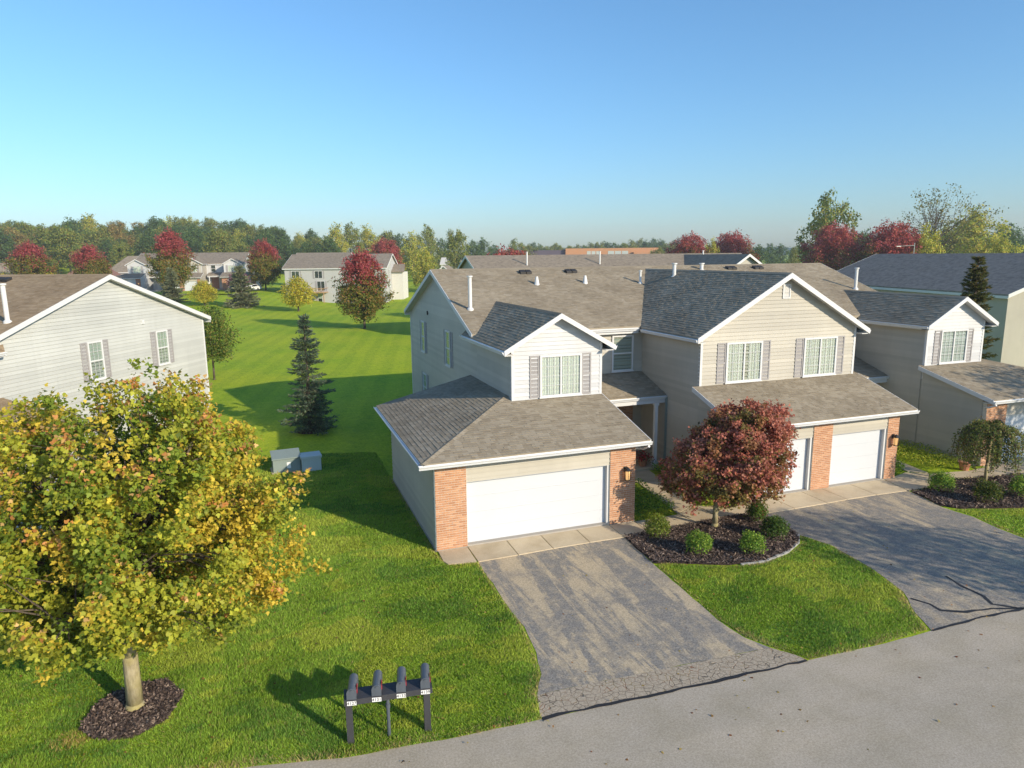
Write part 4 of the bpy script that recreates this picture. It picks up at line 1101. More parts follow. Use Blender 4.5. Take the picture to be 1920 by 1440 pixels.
# brick school on the horizon
scl = empty('school_building', (143, 356, 0), R(-20), label='long low orange brick building on the horizon with dark and maroon roofs', cat='building')
MB().box(18, 72, 0, 30, -2, 12.6).build('brick_block', 'school_brick', scl)
MB().box(56, 84, -6, 20, -2, 10.2).build('brick_block', 'school_brick', scl)
MB().box(-14, 18, 2, 30, -2, 11.8).build('dark_block', 'school_roof', scl)
MB().box(-6, 54, -8, 2, -2, 6.8).build('brick_block', 'school_brick', scl)
MB().slab([(38, -14, 6.0), (100, -14, 6.0), (96, -4, 8.8), (42, -4, 8.8)], (0, 0, -.4)).build('roof', 'school_maroon', scl)
MB().box(39, 99, -13.5, -4, -2, 5.8).build('brick_block', 'school_brick', scl)
for k, (x0, x1) in enumerate(((30, 38), (42, 54))):
    for j in range(3):
        a = x0 + (x1 - x0) * j / 3
        MB().box(a + .2, a + (x1 - x0) / 3 - .3, -.08, -.02, 8.2, 11.0).build('window', 'blind', scl)
tag(link('distant_ridge', (lambda: MB().slab([(1750, 2500, 0), (1900, 2560, 24), (2050, 2500, 31), (2250, 2440, 30), (2500, 2400, 22), (2700, 2300, 0)], (150, 300, 0)).mesh('distant_ridge'))(), 'far_ridge'), kind='structure')
# street in front of the far townhouse
sheet('street', [(-70, 150), (-36, 138.5), (-12, 135.5), (4, 146), (8, 152), (-10, 153), (-34, 154), (-70, 166)], 0, 'road')
bpy.data.objects['street'].data.transform(Matrix.Translation((0, 0, 0)))
for v_ in bpy.data.objects['street'].data.vertices: v_.co.z = float(height(v_.co.x, v_.co.y)) + .25

# ------------------------------------------------------------------ trees
def grow(name, label, base, H, R_, z0, cat='tree', group=None, nclus=900, per=20, leaf=.1, clr=.2, palette=None, tipcol=None, shape='oval', trunk=.14, bark='bark_dark',
         prof=None, seed=1, lumps=.18, lean=(0, 0), limbs=9, twigs=60, flop=.8, shell=.45, colfn=None, sprays=0, slen=.8, srad=.2, droop=None):
    """broadleaf tree: trunk with limbs, crown of leaf clusters filling prof(t) * R_ between z0 and H"""
    global rng
    rng = np.random.default_rng(seed); rn = random.Random(seed)
    root = empty(name, base, 0, label=label, cat=cat, group=group)
    prof = prof or (lambda t: np.sqrt(np.clip(1 - (2 * t - .9) ** 2 / 1.25, 0, 1)))
    t = rng.random(nclus * 3) ; ang = rng.uniform(0, 2 * np.pi, nclus * 3)
    keepm = rng.random(nclus * 3) < np.clip(prof(t), .05, 1); t = t[keepm][:nclus]; ang = ang[keepm][:nclus]
    d = np.c_[np.cos(ang), np.sin(ang), (t - .5) * 2]
    rr = R_ * prof(t) * (1 + lumps * vnoise(d, 3.2, seed) + lumps * .5 * vnoise(d, 8, seed + 1)) * rng.random(len(t)) ** shell
    P = np.c_[np.cos(ang) * rr + lean[0] * t, np.sin(ang) * rr + lean[1] * t, z0 + t * (H - z0)]
    outer = np.clip(rr / (R_ * np.maximum(prof(t), .1)), 0, 1)
    sid = np.arange(len(P))
    if sprays:
        # gather the clusters into shoots that point out and up, with gaps between them
        B = P[:sprays]; ax = unit(np.c_[B[:, :2] / R_ * .75, .35 + .9 * t[:sprays]] + rng.normal(size=(sprays, 3)) * .22)
        if droop is not None: ax = ax + np.where((t[:sprays] < droop)[:, None], np.array([0, 0, -.45]), 0)
        L_ = slen * rng.uniform(.5, 1.3, sprays) * np.where((rng.random(sprays) < .22) & (t[:sprays] > .35), 1.4, 1)
        sid = np.arange(nclus) % sprays; u_ = rng.random(nclus) ** .8
        rad_ = srad * (1.2 - 1.0 * u_)
        P = B[sid] + ax[sid] * (L_[sid] * (u_ - .45))[:, None] + rng.normal(size=(nclus, 3)) * rad_[:, None]
        outer = np.clip(.55 + .55 * u_, 0, 1.1); t = np.clip((P[:, 2] - z0) / (H - z0), 0, 1)
    # trunk and limbs
    tk = MB(); zt = z0 + (H - z0) * .32
    pts = [(0, 0, -.05), (.01, 0, .12), (.02, .01, z0 * .6), (lean[0] * .2, lean[1] * .2, zt), (lean[0] * .7, lean[1] * .7, z0 + (H - z0) * .75)]
    rads = [trunk * 1.75, trunk * 1.12, trunk, trunk * .75, trunk * .2]
    for a, b, r0, r1 in zip(pts[:-1], pts[1:], rads[:-1], rads[1:]): tk.tube(a, b, r0, r1, 10)
    tk.build('trunk', bark, root, smooth=True)
    if limbs:
        br = MB(); ends = []
        sel = rng.choice(len(P), min(limbs + twigs, len(P)), replace=False)
        for k in range(min(limbs, len(sel))):
            p = P[sel[k]]; s_ = Vector((pts[2][0], pts[2][1], z0 * .75 + rn.random() * (zt - z0 * .75)))
            e_ = s_.lerp(Vector(p), .85); limb(br, s_, e_, trunk * .42, trunk * .10, .06, 6, 4, rn); ends.append((s_, e_))
        for k in sel[limbs:]:
            p = Vector(P[k]); s_, e_ = min(ends, key=lambda q: (q[0].lerp(q[1], .6) - p).length)
            f_ = rn.uniform(.3, .9); limb(br, s_.lerp(e_, f_), p, trunk * .16, trunk * .03, .03, 4, 3, rn)
        br.build('branches', 'bark_dark', root, 'stuff')
    n = len(P) * per
    ci = np.repeat(np.arange(len(P)), per)
    off = rng.normal(size=(n, 3)) * clr * np.array([1, 1, .75])
    pos = P[ci] + off
    up = unit(np.c_[P[ci, :2] + off[:, :2], np.zeros(n)]) * .55 + np.array([0, 0, .75])
    tip = np.clip((off[:, 2] / clr) * .25 + outer[ci], 0, 1.6)
    col = colfn(pos, sid[ci], tip, t[ci]) if colfn else pal(*palette, n)
    link('crown', leaves_mesh('crown', pos, up, rng.uniform(.7, 1.25, n) * leaf, col, shape, flop), 'leaf', root)
    return root
def copy_tree(src, loc, rz, s, label, group=None, sz=None):
    r = src.copy(); C.objects.link(r); r.location = loc; r.rotation_euler = (0, 0, rz); r.scale = (s, s, sz or s)
    r['label'] = label
    if group: r['group'] = group
    for c in src.children:
        d = c.copy(); C.objects.link(d); d.parent = r
    return r
# --- the large maple turning colour, left foreground
def fore_col(pos, ci, tip, t):
    n = len(pos); nc = ci.max() + 1
    cl = rng.random(nc)[ci]; ns = vnoise(pos, 1.1, 41) + .5 * vnoise(pos, 2.7, 42)
    g = np.array([.22, .29, .032]); yg = np.array([.42, .43, .045]); y = np.array([.64, .49, .06]); o = np.array([.64, .29, .09]); p = np.array([.66, .42, .16]); dg = np.array([.14, .215, .028])
    lowleft = np.clip((2.6 - pos[:, 2]) / 1.5, 0, 1) * np.clip((-pos[:, 0] + .5) / 2, 0, 1)
    k = .8 * cl + .3 * ns + .30 * (tip - .8) + .5 * lowleft + .22 + rng.normal(size=n) * .10
    col = np.where((k < .18)[:, None], dg, np.where((k < .5)[:, None], g, np.where((k < .88)[:, None], yg, y)))
    cl2 = rng.random(nc)[ci]
    tipm = (tip > 1.02) & (rng.random(n) < np.clip(.02 + .50 * (cl2 > .68), 0, 1) * np.clip(.3 + t, 0, 1))
    col = np.where(tipm[:, None], np.where((rng.random(n) < .55)[:, None], o, p), col)
    return np.clip(col * (1 + rng.normal(size=(n, 1)) * .2), .004, 1)
FT = lambda t: np.interp(t, [0, .06, .16, .32, .5, .7, .88, 1], [.34, .62, .92, 1.0, .96, .80, .60, .36])
grow('maple_tree', 'large maple turning yellow and orange in the left foreground', (tree_c[0], tree_c[1], 0.03), 6.1, 3.1, 1.95, nclus=3100, per=31, leaf=.084, clr=.10, shape='maple', trunk=.14, bark='bark',
     prof=FT, seed=5, lumps=.22, limbs=30, twigs=300, shell=.36, colfn=fore_col, lean=(.25, 0), sprays=300, slen=1.45, srad=.18, droop=.22)
# --- the round red maple in the bed
def red_col(pos, ci, tip, t):
    n = len(pos); cl = rng.random(ci.max() + 1)[ci]; ns = vnoise(pos, 1.6, 3)
    k = cl + .3 * ns + .2 * (t - .5)
    a = np.array([.48, .17, .115]); b = np.array([.58, .25, .17]); c = np.array([.37, .18, .085]); d_ = np.array([.20, .16, .045]); e_ = np.array([.50, .20, .15])
    col = np.where((k < .1)[:, None], d_, np.where((k < .35)[:, None], c, np.where((k < .75)[:, None], a, np.where((k < 1.1)[:, None], b, e_))))
    gr = (rng.random(n) < np.clip(.30 - t * .35, .02, 1)); col[gr] = np.array([.27, .20, .05])
    return np.clip(col * (1 + rng.normal(size=(n, 1)) * .25), .004, 1)
DOME = lambda t: np.interp(t, [0, .06, .2, .4, .6, .8, .93, 1], [.55, .86, 1.0, .99, .90, .70, .43, .15])
grow('red_maple_tree', 'rounded dark red maple standing in the mulch bed between the garages', (9.2, -1.42, .06), 4.05, 1.88, 1.2, nclus=2200, per=22, leaf=.088, clr=.09, shape='maple', trunk=.085, bark='bark',
     prof=DOME, seed=8, lumps=.14, limbs=14, twigs=120, shell=.33, colfn=red_col, lean=(1.45, 0), sprays=480, slen=.42, srad=.12)
# --- shrubs
def shrub(label, loc, r, h, seed, palette, n=2400, leaf=.062, spiky=.15, name='boxwood_shrub', group=None, flop=.9):
    global rng
    rng = np.random.default_rng(seed)
    root = empty(name, loc, 0, label=label, cat='shrub', group=group)
    st = MB()
    for k in range(7):
        a = k * .9; st.tube((0, 0, -.02), (r * .6 * math.cos(a), r * .6 * math.sin(a), h * .7), .012, .004, 4)
    st.build('stems', 'bark_dark', root, 'stuff')
    d = unit(rng.normal(size=(n, 3))); d[:, 2] = np.abs(d[:, 2]) * 1.0 - .35 * (rng.random(n) < .35)
    rad = (1 + spiky * vnoise(d, 5, seed) + spiky * .6 * vnoise(d, 14, seed + 1)) * rng.random(n) ** .22
    pos = d * rad[:, None] * np.array([r, r, h * .62]) + np.array([0, 0, h * .40])
    pos[:, 2] = np.maximum(pos[:, 2], .02)
    link('foliage', leaves_mesh('foliage', pos, d + np.array([0, 0, .4]), rng.uniform(.6, 1.3, n) * leaf, pal(*palette, n), 'oval', flop), 'leaf', root)
    return root
BOX = ([(.108, .216, .030), (.196, .332, .039), (.313, .431, .058), (.431, .509, .078)], [3, 4, 2, 1])
shrub('bright round boxwood at the left end of the mulch bed, beside the driveway', (6.91, -1.55, .05), .42, .78, 1, ([(.10, .15, .02), (.17, .23, .03), (.26, .30, .04)], [2, 4, 3]))
shrub('round boxwood at the front of the mulch bed, left of the edging', (7.45, -3.05, .05), .42, .72, 2, BOX)
shrub('small round boxwood nearest the stone edging of the mulch bed', (8.95, -3.62, .05), .38, .70, 3, BOX)
shrub('dark round boxwood at the right end of the mulch bed, by the second driveway', (10.36, -2.95, .05), .42, .76, 4, ([(.045, .10, .015), (.08, .15, .02), (.13, .19, .03)], [3, 4, 2]))
shrub('green shrub with a red tip behind the red maple', (10.8, -1.55, .05), .34, .75, 5, ([(.09, .17, .02), (.14, .21, .03), (.30, .07, .05)], [4, 4, .5]), spiky=.25)
shrub('loose shrub beside the walkway at the left end of the right hand bed', (19.35, -1.55, .05), .42, .78, 6, BOX, 3000, .06, .3)
shrub('dense yew shrub in front of the weeping tree', (19.75, -3.05, .05), .46, .82, 7, ([(.05, .09, .015), (.10, .14, .02), (.19, .18, .03)], [3, 4, 2]), 3600, .06, .25)
shrub('shrub at the right picture edge in the right hand bed', (21.45, -3.1, .05), .42, .8, 8, BOX, 3000, .06, .25)
# --- ground cover beds
def cover(name, pts, label, h, n, palette, leaf=.07, seed=3):
    global rng
    rng = np.random.default_rng(seed); P = np.array(pts); q = rng.uniform(P.min(0), P.max(0), (n * 3, 2)); q = q[inside(q, P)][:n]
    q3 = np.c_[q, np.zeros(len(q))]; c = P.mean(0)
    hh = h * (1 + .35 * vnoise(q3, 3.2, seed)) * rng.random(len(q)) ** .5
    pos = np.c_[q, .02 + np.abs(hh)]
    o = link(name, leaves_mesh(name, pos, np.tile([0, 0, 1.], (len(q), 1)), rng.uniform(.7, 1.3, len(q)) * leaf, pal(*palette, len(q)), 'oval', .7), 'leaf', None, 'stuff')
    return tag(o, label, 'plants')
GC = ([(.097, .216, .023), (.196, .371, .035), (.371, .509, .058), (.548, .626, .078)], [3, 4, 3, 1])
YC = ([(.232, .334, .029), (.435, .493, .043), (.609, .609, .072)], [2, 4, 3])
cover('ground_cover', [(7.0, .05), (7.6, -.02), (8.6, .1), (8.85, .5), (8.9, 1.9), (8.9, 3.0), (7.05, 3.1)], 'leafy green ground cover beside the right brick pier of the front garage', .34, 4200, GC)
cover('ground_cover', [(6.95, -.03), (8.3, -.0), (8.6, .12), (7.9, .45), (6.98, .4)], 'yellow green edge of the ground cover by the walkway', .26, 900, YC, seed=4)
cover('ground_cover', [(9.85, .6), (10.4, .3), (11.3, .2), (11.35, 4.9), (10.5, 4.85), (10.35, 3.5), (10.05, 2.0)], 'dark ground cover along the beige side wall behind the red maple', .36, 5200, GC, seed=5)
cover('ground_cover', [(10.0, .3), (10.6, -.2), (11.4, -.05), (11.3, .6), (10.1, .8)], 'bright ground cover under the red maple', .30, 1300, YC, seed=6)
cover('ground_cover', [(21.1, .4), (22.7, .2), (23.3, .3), (23.65, 2.2), (23.65, 5.0), (21.4, 5.0), (21.35, 2.3)], 'yellow green ground cover along the right hand house wall', .34, 5200, YC, seed=7)
cover('ground_cover', [(18.65, .3), (20.1, .75), (20.6, 1.2), (20.6, 2.4), (19.15, 2.4), (19.12, .4)], 'green ground cover right of the second garage', .34, 2600, GC, seed=8)
# --- weeping tree on the right
def weeping(loc):
    global rng
    rng = np.random.default_rng(31); rn = random.Random(31)
    root = empty('weeping_tree', loc, 0, label='small weeping tree with a pale trunk in the right hand bed', cat='tree')
    tk = MB(); tk.tube((0, 0, -.05), (.0, 0, .9), .07, .06, 10); tk.tube((0, 0, .9), (.06, 0, 2.0), .06, .05, 10); tk.build('trunk', 'bark', root, smooth=True)
    br = MB(); pos = []
    for k in range(62):
        a = rn.uniform(0, 6.28); R1 = rn.uniform(.4, 1.35) * (1.15 if math.cos(a) > 0 else 1); top = Vector((.06, 0, 1.95)); z1 = 2.0 + .5 * (1 - R1 / 1.9)
        mid = Vector((R1 * .6 * math.cos(a), R1 * .6 * math.sin(a), z1 + .12)); out = Vector((R1 * math.cos(a), R1 * math.sin(a), z1 - .25)); low = Vector((R1 * 1.08 * math.cos(a), R1 * 1.08 * math.sin(a), rn.uniform(.75, 1.35)))
        path = [top, mid, out, low]
        for p, q in zip(path[:-1], path[1:]):
            br.tube(p, q, .012, .008, 4)
            m = int((q - p).length * 34)
            for j in range(m): pos.append(p.lerp(q, j / m))
    br.build('branches', 'twig', root, 'stuff')
    pos = np.array(pos); pos = np.repeat(pos, 3, 0) + rng.normal(size=(len(pos) * 3, 3)) * .065
    up = np.c_[pos[:, :2], np.full(len(pos), .3)]
    link('crown', leaves_mesh('crown', pos, up, rng.uniform(.06, .10, len(pos)), pal([(.11, .15, .035), (.18, .21, .045), (.26, .22, .06), (.20, .12, .05)], [4, 4, 2, .7], len(pos)), 'oval', .6), 'leaf', root)
weeping((21.6, -1.6, .05))
# --- conifers
def conifer(name, label, loc, H, Rb, seed, palette, whorls=26, tufts=26, needle=.16, bare=.05, droop=.12, gap=.25, group=None):
    global rng
    rng = np.random.default_rng(seed); rn = random.Random(seed)
    root = empty(name, loc, 0, label=label, cat='tree', group=group)
    tk = MB(); tk.tube((0, 0, -.1), (0, 0, H * .5), .022 * H, .013 * H, 8); tk.tube((0, 0, H * .5), (0, 0, H * .985), .013 * H, .003 * H, 8); tk.build('trunk', 'bark_dark', root)
    br = MB(); P = []; D = []
    for w in range(whorls):
        t = bare + (1 - bare) * w / whorls; z = H * t
        nb = rn.randint(5, 8); L0 = Rb * (1 - t) ** .85 + .10 * Rb
        a0 = rn.uniform(0, 6.28)
        for b in range(nb):
            if rn.random() < gap * (t > .25): continue
            a = a0 + b * 6.28 / nb + rn.uniform(-.35, .35); L = L0 * rn.uniform(.62, 1.12)
            z2 = min(z + rn.uniform(-.5, .5) * H / whorls, H * .97); s_ = Vector((0, 0, z2)); e_ = Vector((L * math.cos(a), L * math.sin(a), z2 - droop * L + .30 * L * t + rn.uniform(-.14, .14) * L)); m_ = s_.lerp(e_, .55) + Vector((0, 0, -.06 * L))
            br.tube(s_, m_, .004 * H * (1 - t) + .004, .006, 4); br.tube(m_, e_, .006, .004, 4)
            k = max(5, int(tufts * L / Rb) + 3)
            for j in range(k):
                f_ = .12 + .9 * j / k; c = s_.lerp(m_, f_ / .55) if f_ < .55 else m_.lerp(e_, min(1, (f_ - .55) / .45))
                sp = .16 * L * (1 - f_ * .6) + .03
                for q in range(7):
                    side = Vector((-math.sin(a), math.cos(a), 0)) * rn.gauss(0, sp)
                    P.append(tuple(c + side + Vector((0, 0, rn.gauss(-.02, .03)))))
                    dd = Vector((math.cos(a), math.sin(a), rn.uniform(-.35, .35))) + side * 1.2 / max(sp, .05) * .35; D.append(tuple(dd.normalized()))
    br.build('branches', 'bark_dark', root, 'stuff')
    P = np.array(P); D = unit(np.array(D) + rng.normal(size=(len(P), 3)) * .35); n = len(P)
    sd = unit(np.cross(D, rng.normal(size=(n, 3)))); ln = needle * rng.uniform(.6, 1.2, (n, 1)); w_ = ln * .22
    Vv = np.stack([P - sd * w_, P + sd * w_, P + D * ln], 1).reshape(-1, 3)
    col = np.repeat(pal(*palette, n, .22), 3, 0)
    link('crown', np_mesh('crown', Vv, np.arange(3 * n).reshape(-1, 3), col), 'leaf', root)
    return root
SPR = ([(.08, .125, .08), (.12, .175, .105), (.17, .22, .14), (.25, .23, .13)], [3, 4, 2, .6])
conifer('spruce_tree', 'tall dark spruce half in shade on the back lawn', (-2.66, 17.4, 0), 6.3, 1.55, 3, SPR, 32, 15, .16, .05, .06, .34)
mulch('mulch_ring', [(-2.66 + .75 * math.cos(a * .5), 17.4 + .75 * math.sin(a * .5)) for a in range(13)], .01, '', chips=500, hump=.04)
blue = ([(.19, .215, .12), (.26, .28, .15), (.33, .32, .17)], [3, 4, 2])
_ = ([(.109, .152, .109), (.174, .210, .145), (.246, .261, .174)], [3, 4, 2])
s1 = conifer('spruce_tree', 'pale blue green spruce at the far left end of the big lawn', (-8.2, 113.5, .35), 7.6, 3.1, 4, blue, 20, 26, .45, .03, .10, .2)
copy_tree(s1, (-20.5, 124, 1.5), 1.2, .80, 'tall blue green spruce in front of the distant townhouse')
conifer('spruce_tree', 'slim spruce sticking up behind the right hand wing roof', (36.2, 10.6, 0), 8.9, 1.9, 6, ([(.06, .075, .02), (.11, .115, .03), (.19, .15, .05)], [3, 4, 2]), 34, 16, .22, .08, .0, .25)
# --- smaller lawn trees and the distant ones
def redtop(pos, ci, tip, t):
    n = len(pos); k = t + .18 * vnoise(pos, .9, 7) + rng.normal(size=n) * .10
    r_ = np.array([(.42, .075, .095), (.50, .12, .11), (.34, .10, .07)])[rng.integers(0, 3, n)]
    g = np.array([(.145, .196, .029), (.232, .246, .036), (.319, .189, .051)])[rng.integers(0, 3, n)]
    return np.clip(np.where((k > .66)[:, None], r_, g) * (1 + rng.normal(size=(n, 1)) * .2), .004, 1)
def allred(pos, ci, tip, t):
    n = len(pos); k = .5 * vnoise(pos, .7, 17) + rng.normal(size=n) * .25 + (t - .35)
    r_ = np.array([(.44, .08, .09), (.52, .13, .11), (.36, .11, .07)])[rng.integers(0, 3, n)]
    g = np.array([(.232, .189, .036), (.290, .116, .043), (.160, .174, .029)])[rng.integers(0, 3, n)]
    return np.clip(np.where((k > -.08)[:, None], r_, g) * (1 + rng.normal(size=(n, 1)) * .22), .004, 1)
EGG = lambda t: np.interp(t, [0, .1, .3, .5, .75, .92, 1], [.35, .72, 1, .96, .70, .40, .15])
rt = grow('maple_tree', 'lawn tree with a crimson top and green lower crown, in front of the grey house', (7.4, 70.1, 0), 9.2, 3.1, 1.6, nclus=1300, per=16, leaf=.25, clr=.24, trunk=.16, prof=EGG, seed=21, lumps=.22, limbs=14, twigs=60, colfn=redtop, sprays=230, slen=1.5, srad=.36)
ar = grow('maple_tree', 'round crimson tree rising over the middle of the roof ridge', (27.5, 72, 0), 9.6, 3.9, 2.0, nclus=1300, per=16, leaf=.27, clr=.26, trunk=.2, prof=EGG, seed=22, lumps=.25, limbs=14, twigs=60, colfn=allred, sprays=230, slen=1.7, srad=.40)
yl = grow('locust_tree', 'small bright yellow tree on the big lawn beside the deck', (.9, 103.9, .1), 5.6, 3.0, 1.1, nclus=420, per=14, leaf=.28, clr=.30, trunk=.14, prof=lambda t: np.interp(t, [0, .2, .5, .8, 1], [.5, 1, .95, .6, .2]), seed=23, lumps=.35, limbs=14, twigs=40,
          palette=([(.522, .478, .043), (.652, .551, .058), (.348, .377, .043), (.580, .392, .058)], [3, 3, 2, 1]))
gt = grow('small_tree', 'small olive green tree at the right corner of the left house', (-8.5, 36.6, 0), 5.6, 1.75, 1.5, nclus=420, per=16, leaf=.17, clr=.24, trunk=.07, seed=24, lumps=.3, limbs=10, twigs=40,
          palette=([(.102, .174, .029), (.174, .232, .036), (.290, .246, .058)], [3, 4, 2]))
copy_tree(rt, (-3.9, 146.5, 1.9), 2.1, 1.12, 'crimson topped tree just right of the distant townhouse')
copy_tree(rt, (-21.6, 137.5, 1.9), .7, 1.30, 'tall crimson tree in front of the distant townhouse, behind the spruce')
copy_tree(rt, (-51.5, 158.5, 1.0), 4.0, 1.45, 'broad crimson tree at the far left over the left house roof', sz=1.2)
copy_tree(rt, (-39.5, 154.5, 1.3), 5.2, 1.2, 'crimson and green tree left of the distant townhouse', sz=1.1)
copy_tree(ar, (109, 149, 0), 1.0, 1.45, 'crimson tree left of the pair over the roof, right of centre')
copy_tree(ar, (122, 148, 0), 2.6, 1.5, 'dark crimson tree right of the pair over the roof')
copy_tree(ar, (121, 110, 0), 3.9, 1.55, 'mottled red and green tree behind the charcoal roof')
copy_tree(ar, (127, 99.5, 0), 5.3, 1.55, 'broad deep red tree behind the charcoal roof, beside the yellow one')
copy_tree(ar, (32, 200, 1.5), .4, 1.3, 'small crimson crown over the roof of the grey house')
copy_tree(yl, (-14.6, 117, .6), 2.2, .8, 'yellow green bush tree in front of the tall spruce')
copy_tree(yl, (-55, 150, .7), 1.2, 1.0, 'yellow green tree below the crimson tree at the far left')
copy_tree(yl, (-46, 150, .9), 2.9, .95, 'lime green tree between the far left red trees')
pk = shrub('mauve pink bush beside the garages of the distant townhouse', (-9.4, 143, 1.9), 2.4, 4.2, 51, ([(.20, .09, .11), (.26, .13, .15), (.16, .09, .08)], [3, 3, 2]), 1500, .45, .2, 'bush')
def kinds(seed, palette, nclus=620, lumps=.38, prof=None, shell=.4, per=13, leaf=.62, clr=.5):
    return grow('forest_tree', 'x', (0, 0, 0), 16, 6.2, 2.4, nclus=nclus, per=per, leaf=leaf, clr=clr, trunk=.3, prof=prof or EGG2, seed=seed, lumps=lumps, limbs=10, twigs=14, palette=palette, shell=shell, sprays=95, slen=3.0, srad=.75)
EGG2 = lambda t: np.interp(t, [0, .08, .3, .6, .85, 1], [.5, .85, 1, .9, .58, .15])
DG = ([(.069, .127, .039), (.108, .177, .049), (.166, .235, .058)], [3, 4, 2]); OL = ([(.166, .216, .049), (.255, .293, .058), (.371, .332, .078)], [3, 4, 2]); YG = ([(.332, .371, .058), (.489, .470, .069), (.608, .509, .097)], [3, 4, 2]); RU = ([(.313, .235, .069), (.392, .274, .078), (.235, .216, .058)], [3, 2, 3])
K = [kinds(61, DG), kinds(62, OL), kinds(63, YG), kinds(64, RU), kinds(65, DG, 520, .45), kinds(66, OL, 520, .45)]
LB = ['dark green tree in the wood on the left hill', 'olive green tree in the wood on the left hill', 'yellow green tree in the wood on the left hill', 'rust tinged tree in the wood on the left hill', 'dark green tree in the wood on the left hill', 'olive green tree in the wood on the left hill']
used = set(); rn = random.Random(77)
def put(k, x, y, s, label, group, sz=None):
    z = float(height(x, y)) - .3
    if k not in used:
        used.add(k); r = K[k]; r.location = (x, y, z); r.rotation_euler = (0, 0, rn.uniform(0, 6.28)); r.scale = (s, s, sz or s); r['label'] = label; r['group'] = group; return r
    return copy_tree(K[k], (x, y, z), rn.uniform(0, 6.28), s, label, group, sz)
for row in range(6):
    for j in range(24):
        x = -175 + j * 8.6 + rn.uniform(-3, 3); y = 268 - .30 * x + row * 22 + rn.uniform(-7, 7)
        k = rn.choices(range(6), (3, 3, 1.1, 1.2, 3, 2.5))[0]
        put(k, x, y, rn.uniform(.72, 1.12) * (1 if x < -10 else .85), LB[k], 'trees of the wood on the left hill')
